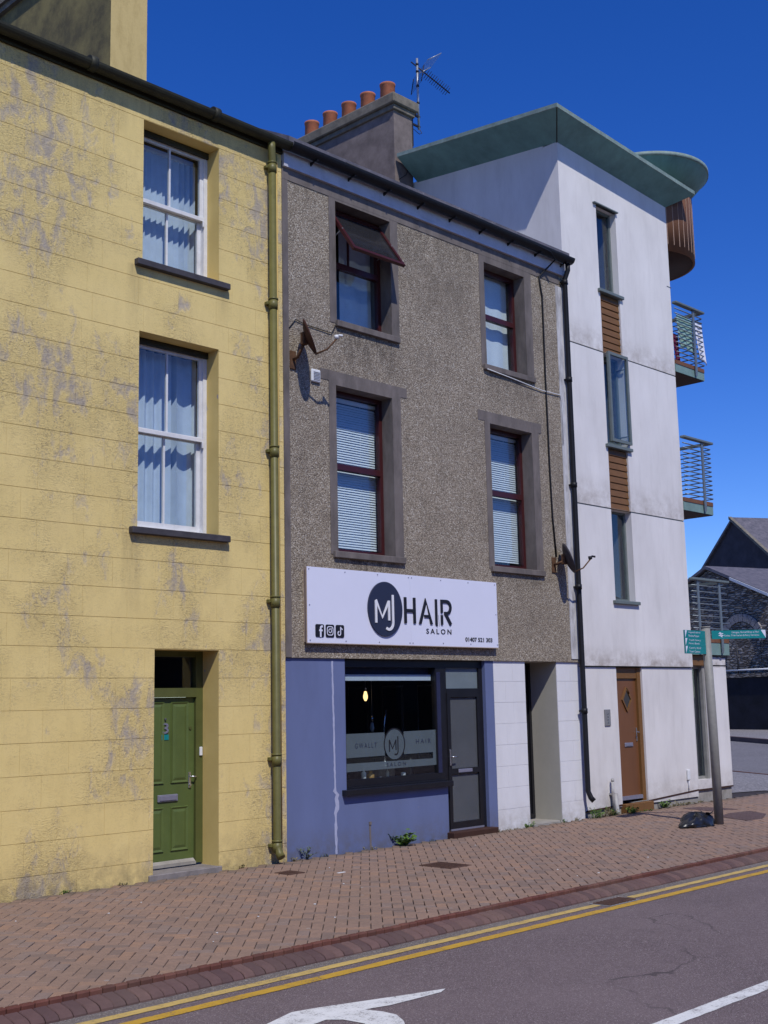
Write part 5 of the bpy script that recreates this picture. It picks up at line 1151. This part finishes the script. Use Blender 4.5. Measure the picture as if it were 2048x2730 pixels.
# ---------------------------------------------------------------- stone buildings across the side street
U = Vector((-.31,-.951,0)).normalized(); NF = Vector((-.951,.31,0)).normalized(); P0 = Vector((62.2,21.4,0))
def fpt(a, z, off=0.0): return P0+U*a-NF*off+Vector((0,0,z))
def fprism(mb, pts, o0, o1):
    n = len(pts); mb.add([fpt(a,z,o0) for a,z in pts]+[fpt(a,z,o1) for a,z in pts],[list(range(n)),list(range(2*n-1,n-1,-1))]+[[i,(i+1)%n,n+(i+1)%n,n+i] for i in range(n)]); return mb
sb = empty('stone_outbuilding', tuple(fpt(-2.4,0,1)), 'rubble stone outbuilding with slate roof and arched blocked opening', 'building')
mb = MB(); fprism(mb,[(-8.2,-.2),(2.1,-.2),(2.1,7.05),(-2.44,8.95),(-8.2,6.5)],.0,8); mb.build('wall','rubble',sb)
mb = MB(); fprism(mb,[(-8.6,6.45),(-2.44,9.05),(-2.44,9.22),(-8.6,6.62)],-.2,8.2); fprism(mb,[(-2.44,9.05),(-.55,8.27),(-.55,8.45),(-2.44,9.22)],-.2,8.2); mb.build('roof','slate',sb)
mb = MB(); fprism(mb,[(-.55,8.27),(2.3,7.1),(2.3,7.26),(-.55,8.45)],-.2,8.2); mb.build('roof','slate',sb)
mb = MB(); fprism(mb,[(-.5,8.22),(2.32,7.06),(2.32,7.22),(-.5,8.38)],-.26,-.205); mb.build('bargeboard','lead_white',sb)
for i in range(13):
    a0, a1 = 8+i*12.6, 8+(i+1)*12.6-1.2; q = arc(0,4.55,1.75,a0,a1,3)+arc(0,4.55,1.32,a1,a0,3); mb = MB(); fprism(mb,q,-.12,.1); mb.build('arch_stone','far_paving',sb)
mb = MB(); fprism(mb,arc(0,4.55,1.30,0,180,16)+[(-1.3,3.3),(1.3,3.3)],-.06,.05); mb.build('blocked_arch','rubble',sb)
bw = empty('dark_wall', tuple(fpt(0,0)), 'tall black shaded boundary wall along the far pavement', 'wall')
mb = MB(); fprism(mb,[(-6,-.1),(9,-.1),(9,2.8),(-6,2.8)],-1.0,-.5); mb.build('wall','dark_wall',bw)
mb = MB(); fprism(mb,[(-6,2.8),(9,2.8),(9,3.0),(-6,3.0)],-1.1,-.4); mb.build('coping','rubble',bw)
gt = empty('barrier', tuple(fpt(-.5,3.0,.3)), 'white horizontal barrier tube above the dark wall', 'barrier')
mb = MB(); mb.tube([fpt(-1.2,3.2,-.7),fpt(2.6,3.2,-.7)],.05,8); mb.build('tube','lead_white',gt)
for a in (-1.2,.2,2.6):
    mb = MB(); mb.tube([fpt(a,2.9,-.7),fpt(a,3.2 if a != .2 else 4.55,-.7)],.04,8); mb.build('post','aerial_dark',gt)
bb = empty('slate_roofed_hall', tuple(fpt(1,0,14)), 'tall stone hall with dark gable and lit slate roof behind the outbuilding', 'building')
PD = Vector((.87,-.49,0)).normalized(); QD = Vector((-.49,-.87,0)).normalized()
def ray_at(px_, py_, dist):
    dv = fw+rx*((px_-1024)/3247.5)-ux*((py_-1365)/3247.5); return CAM+dv*dist
AP = ray_at(1951,1386,82.0)
def hp(q, z, p): return Vector((AP.x,AP.y,0))+QD*q+PD*p+Vector((0,0,z))
hw, dz3 = 3.0, 3.0
def hpr(mb, pts, p0_, p1_):
    n = len(pts); mb.add([hp(q,z,p0_) for q,z in pts]+[hp(q,z,p1_) for q,z in pts],[list(range(n)),list(range(2*n-1,n-1,-1))]+[[i,(i+1)%n,n+(i+1)%n,n+i] for i in range(n)])
ez = AP.z
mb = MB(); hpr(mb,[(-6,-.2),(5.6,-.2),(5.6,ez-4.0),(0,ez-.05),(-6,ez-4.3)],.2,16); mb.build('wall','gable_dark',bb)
mb = MB(); hpr(mb,[(0,ez),(6.1,ez-4.3),(6.1,ez-4.12),(0,ez+.18)],0,16.3); hpr(mb,[(0,ez),(-6.3,ez-4.5),(-6.3,ez-4.3),(0,ez+.18)],0,16.3); mb.build('roof','slate',bb)
mb = MB(); hpr(mb,[(0,ez+.02),(6.12,ez-4.28),(6.12,ez-4.08),(0,ez+.22)],-.25,.0); mb.build('verge','cap_stone',bb)
# ivy hanging on the hall wall beside the outbuilding
rb = random.Random(31); mb = MB()
for i in range(600):
    a = 2.95+rb.gauss(0,.16); z = rb.uniform(2.6,6.6); o_ = -.15+rb.uniform(-.2,.15); p = fpt(a,z,o_); al = rb.uniform(0,6.28); t1 = Vector((math.cos(al)*.5,math.sin(al)*.5,rb.uniform(-.6,.6))).normalized()*.13; t2 = t1.cross(NF).normalized()*.08
    mb.add([p-t1,p+t2,p+t1,p-t2],[(0,1,2,3)])
iv = empty('ivy',tuple(fpt(2.25,2.6,.9)),'green ivy climbing the stone wall beside the outbuilding','ivy'); mb.build('leaves','leaf',iv,normals=False)
mb = MB(); mb.tube([fpt(2.95,-.1,0),fpt(2.9,3,0),fpt(3.0,6.4,0)],[.08,.06,.02],6); mb.build('stem','rust',iv)
mb = MB(); fprism(mb,[(2.15,-.1),(9,-.1),(9,7.2),(2.15,7.2)],.1,5); mb.build('stone_wall','rubble',None,'rubble stone wall with ivy to the right of the outbuilding','wall')

weed(18.85,-.01,.12,.09,12,'dry_leaf','dry weed tuft on the plinth below the white vent box',41); weed(19.12,.0,.09,.08,10,'dry_leaf','thin weed tuft beside the corner of the tower plinth',42); weed(19.5,.0,.08,.09,8,'dry_leaf','small dry tuft below the narrow wing window',43)
# ---------------------------------------------------------------- unseen building added across the road to darken the shop glass reflections
wh = empty('unseen_building',(10,-27,0),'long dark unseen building added across the road to darken the shop glass','building')
mb = MB(); mb.box(-35,60,-33,-26,-.13,6.4); mb.build('wall','soffit_brown',wh)
mb = MB(); mb.prismx([(-25.7,6.4),(-29.5,8.6),(-33.3,6.4)],-35.3,60.3); mb.build('roof','slate',wh)
for i in range(18):
    x = -32+i*5.1; mb = MB(); mb.box(x,x+1.4,-26.02,-25.95,1.4,3.6); mb.build('window','room_dark',wh)

rw_ = random.Random(77)
for i, (x, nm) in enumerate(((6.9,'little weed at the foot of the yellow wall left of the green door'),(7.6,'sparse weed tuft beside the green door step'),(9.2,'weed tuft at the foot of the yellow pier by the small iron cover'),(10.55,'weed sprig below the pale filler streak on the blue wall'),(11.3,'weed sprig below the pipe stub on the blue wall'),(12.5,'weed sprig left of the salon door step'),(13.9,'weed sprig right of the salon door step'),(15.8,'weed tuft under the right hand white pier'))):
    weed(x,-.02,rw_.uniform(.04,.08),.06,7,rw_.choice(('dry_leaf','leaf','grey_leaf')),nm,60+i,lw=.008)
